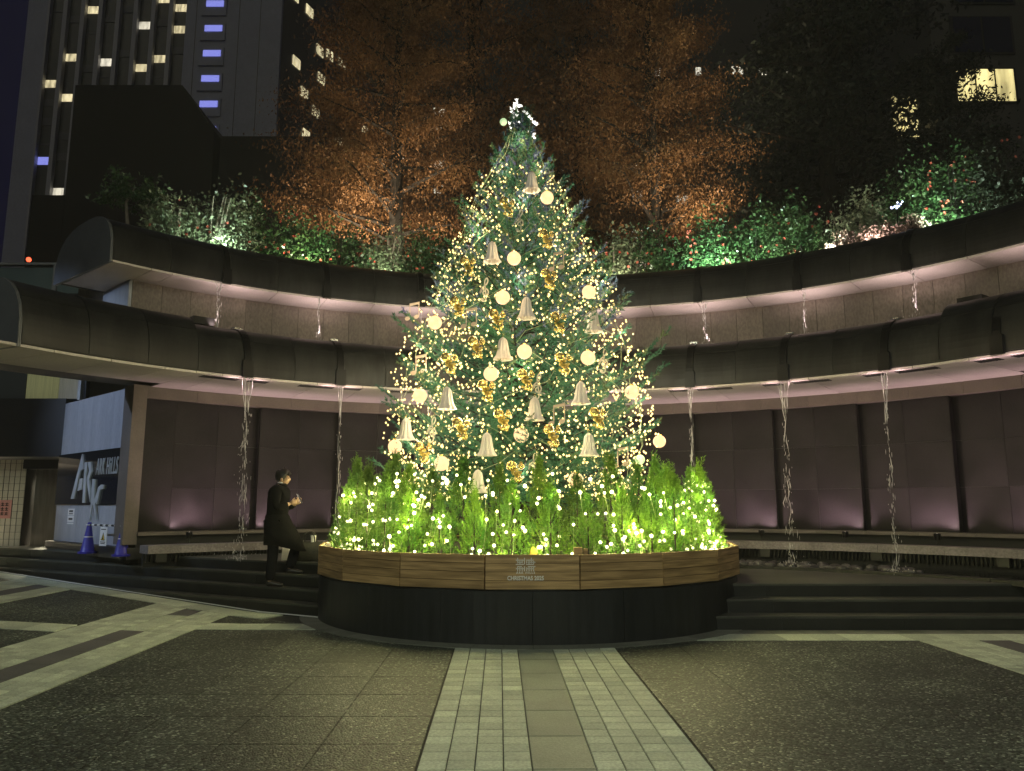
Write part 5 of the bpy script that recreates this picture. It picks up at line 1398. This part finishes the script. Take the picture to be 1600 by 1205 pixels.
point('phone_glow', c_ - Vector((.045, 0, .02)), .16, (1, .9, .65), .03)
# his bags on the platform
BXx, BYy = -3.10, 12.05
bg = thing('tote_bag', 'dark tote bag with raised handles standing on the top step beside the man', 'bag', (BXx, BYy, PZ))
V = []; 
for i, (z, a, b) in enumerate(((.0, .17, .085), (.02, .185, .095), (.18, .19, .10), (.29, .20, .07), (.285, .185, .055), (.03, .17, .08))):
    for k in range(20):
        t = 2 * math.pi * k / 20; V.append((BXx + a * math.copysign(abs(math.cos(t)) ** .5, math.cos(t)), BYy + b * math.copysign(abs(math.sin(t)) ** .5, math.sin(t)), PZ + .002 + z + .008 * math.sin(3 * t + i)))
F = [(i * 20 + k, i * 20 + (k + 1) % 20, (i + 1) * 20 + (k + 1) % 20, (i + 1) * 20 + k) for i in range(5) for k in range(20)] + [tuple(range(20))[::-1], tuple(range(100, 120))]
part('sack', (np.array(V), F), mat('dark_canvas', (.022, .022, .017), (.035, .034, .026), 10, .7, bump=.3), bg, smooth=True)
for y in (-.06, .06): part('handle', MB().tube(spline([(BXx - .10, BYy + y, PZ + .27), (BXx - .08, BYy + y, PZ + .39), (BXx, BYy + y * .6, PZ + .44), (BXx + .07, BYy + y, PZ + .39), (BXx + .09, BYy + y, PZ + .27)], 5), .010, 6), M['shoe'], bg, smooth=True)
bt = thing('paper_cup', 'white cup poking out of the tote bag', 'cup', (BXx + .05, BYy, PZ + .2))
part('cup', MB().lathe([(.03, .0), (.042, .17), (.038, .17), (.027, .01)], (BXx + .05, BYy, PZ + .2), 12), M['white'], bt); part('lid', MB().lathe([(.044, .17), (.044, .185), (.001, .19)], (BXx + .05, BYy, PZ + .2), 12), M['white'], bt)
pb = thing('paper_bag', 'narrow white paper bag standing behind the leg of the man', 'bag', (-3.52, 12.22, PZ))
part('sack', MB().add([(-3.56, 12.16, PZ + .002), (-3.46, 12.16, PZ + .002), (-3.46, 12.28, PZ + .002), (-3.56, 12.28, PZ + .002), (-3.56, 12.20, PZ + .30), (-3.46, 12.20, PZ + .30), (-3.46, 12.24, PZ + .30), (-3.56, 12.24, PZ + .30)], [(0, 3, 2, 1), (0, 1, 5, 4), (1, 2, 6, 5), (2, 3, 7, 6), (3, 0, 4, 7)]), M['white'], pb)
part('handle', MB().tube([(-3.54, 12.22, PZ + .29), (-3.51, 12.22, PZ + .36), (-3.48, 12.22, PZ + .29)], .004, 5), M['white'], pb)

# ------------------------------------------------------------------ cones with bar and warning sign
M['cone'] = mat('violet_blue_plastic', (.026, .022, .30), (.035, .03, .36), 4, .4)
CN = [(-7.55, 13.98, 'left violet-blue traffic cone near the sign wall'), (-6.55, 13.20, 'right violet-blue traffic cone near the fountain end')]
ck_ = None
for x, y, l in CN:
    if ck_ is None:
        ck_ = thing('traffic_cone', l, 'cone', (x, y, PZ), 'traffic cones on the platform')
        part('base', MB().prism([(.155 * math.cos(a + .39), .155 * math.sin(a + .39)) for a in [k * math.pi / 4 for k in range(8)]], .001, .035), M['cone'], ck_, local=True)
        part('body', MB().lathe([(.120, .036), (.114, .045), (.040, .48), (.030, .545), (.018, .545), (.018, .46)], n=20), M['cone'], ck_, smooth=True, local=True)
        part('reflector', MB().lathe([(.0745, .285), (.0750, .282), (.0720, .298), (.0715, .298)], n=20), M['white'], ck_, local=True)
    else: dup(ck_, (x, y, PZ), label=l)
a, b = Vector((CN[0][0], CN[0][1], PZ + .50)), Vector((CN[1][0], CN[1][1], PZ + .50))
cb = thing('cone_bar', 'black and white striped bar linking the two cones', 'bar', tuple((a + b) / 2))
for k in range(12):
    part('stripe', MB().tube([a + (b - a) * (k / 12), a + (b - a) * ((k + 1) / 12)], .017, 8), M['white' if k % 2 else 'black'], cb)
for q in (a, b): part('end_ring', MB().tube([q + Vector((.05 * math.cos(t), .05 * math.sin(t), 0)) for t in np.linspace(0, 6.283, 13)], .009, 5), M['white'], cb)
ws = thing('warning_sign', 'white warning sign with a yellow triangle hanging from the bar between the cones', 'sign', tuple((a + b) / 2 + Vector((0, 0, -.3))))
d = (b - a).normalized(); nn = Vector((d.y, -d.x, 0)); nn = nn if nn.y < 0 else -nn; o_ = (a + b) / 2 + nn * .03
part('board', MB().plate([(-.125, -.35), (.125, -.35), (.125, -.03), (-.125, -.03)], o_, d, nn, 0, .006), M['white'], ws)
part('triangle', MB().plate([(-.075, -.255), (.075, -.255), (.0, -.12)], o_, d, nn, .0062, .0085), M['black'], ws)
part('triangle_inset', MB().plate([(-.056, -.245), (.056, -.245), (.0, -.142)], o_, d, nn, .0087, .011), mat('warning_yellow', (.75, .55, .03), rough=.5), ws)
part('pictogram', MB().plate([(-.022, -.236), (.026, -.236), (.009, -.205), (.008, -.17), (-.009, -.17)], o_, d, nn, .0112, .0125), M['black'], ws)
pr = MB()
for z0, w in ((-.075, .09), (-.29, .095), (-.315, .08)): pr.plate([(-w, z0), (w, z0), (w, z0 + .014), (-w, z0 + .014)], o_, d, nn, .0062, .0075)
part('print_lines', pr, M['black'], ws)
for s_ in (-.085, .085): part('hook', MB().tube([o_ + d * s_ + Vector((0, 0, -.03)), o_ + d * s_ - nn * .03 + Vector((0, 0, .022))], .005, 5), M['chrome'], ws)

# ------------------------------------------------------------------ street lamps added out of view to light plaza and sign wall
def added_lamp(x, y, h, tgt, watts, col, ang, label):
    t = thing('added_lamp', label, 'street lamp', (x, y, lift(x)), 'added street lamps out of view')
    d = (Vector(tgt) - Vector((x, y, 0))); d.z = 0; d.normalize(); sd_ = Vector((-d.y, d.x, 0)); hd = Vector((x, y, h + .3)) + d * .75
    part('pole', MB().tube([(x, y, lift(x)), (x, y, h - .3), Vector((x, y, h + .1)) + d * .12, hd - d * .3], [.08, .06, .05, .04], 10), M['dark'], t, smooth=True)
    part('lamp_head', MB().obox(hd, d * .32, sd_ * .17, (0, 0, .05)), M['grey'], t)
    part('lamp_lens', MB().obox(hd - Vector((0, 0, .055)), d * .26, sd_ * .12, (0, 0, .004)), M['lensg'], t)
    spot('added_lamp_light', hd - Vector((0, 0, .09)), tgt, watts, col, ang, .7, .15)


added_lamp(-13.2, 9.6, 5.6, (-8.0, 14.0, 3.2), 1500, (.55, .70, 1.0), 50, 'added cool street lamp left of the steps, outside the picture')
added_lamp(-4.5, -4.5, 7.0, (-1.5, 9.5, 0), 1750, (.93, 1.0, .78), 96, 'added street lamp behind the viewpoint, left of the paved path')
added_lamp(5.5, -4.5, 7.0, (2.0, 9.5, 0), 1450, (.93, 1.0, .78), 96, 'added street lamp behind the viewpoint, right of the paved path')
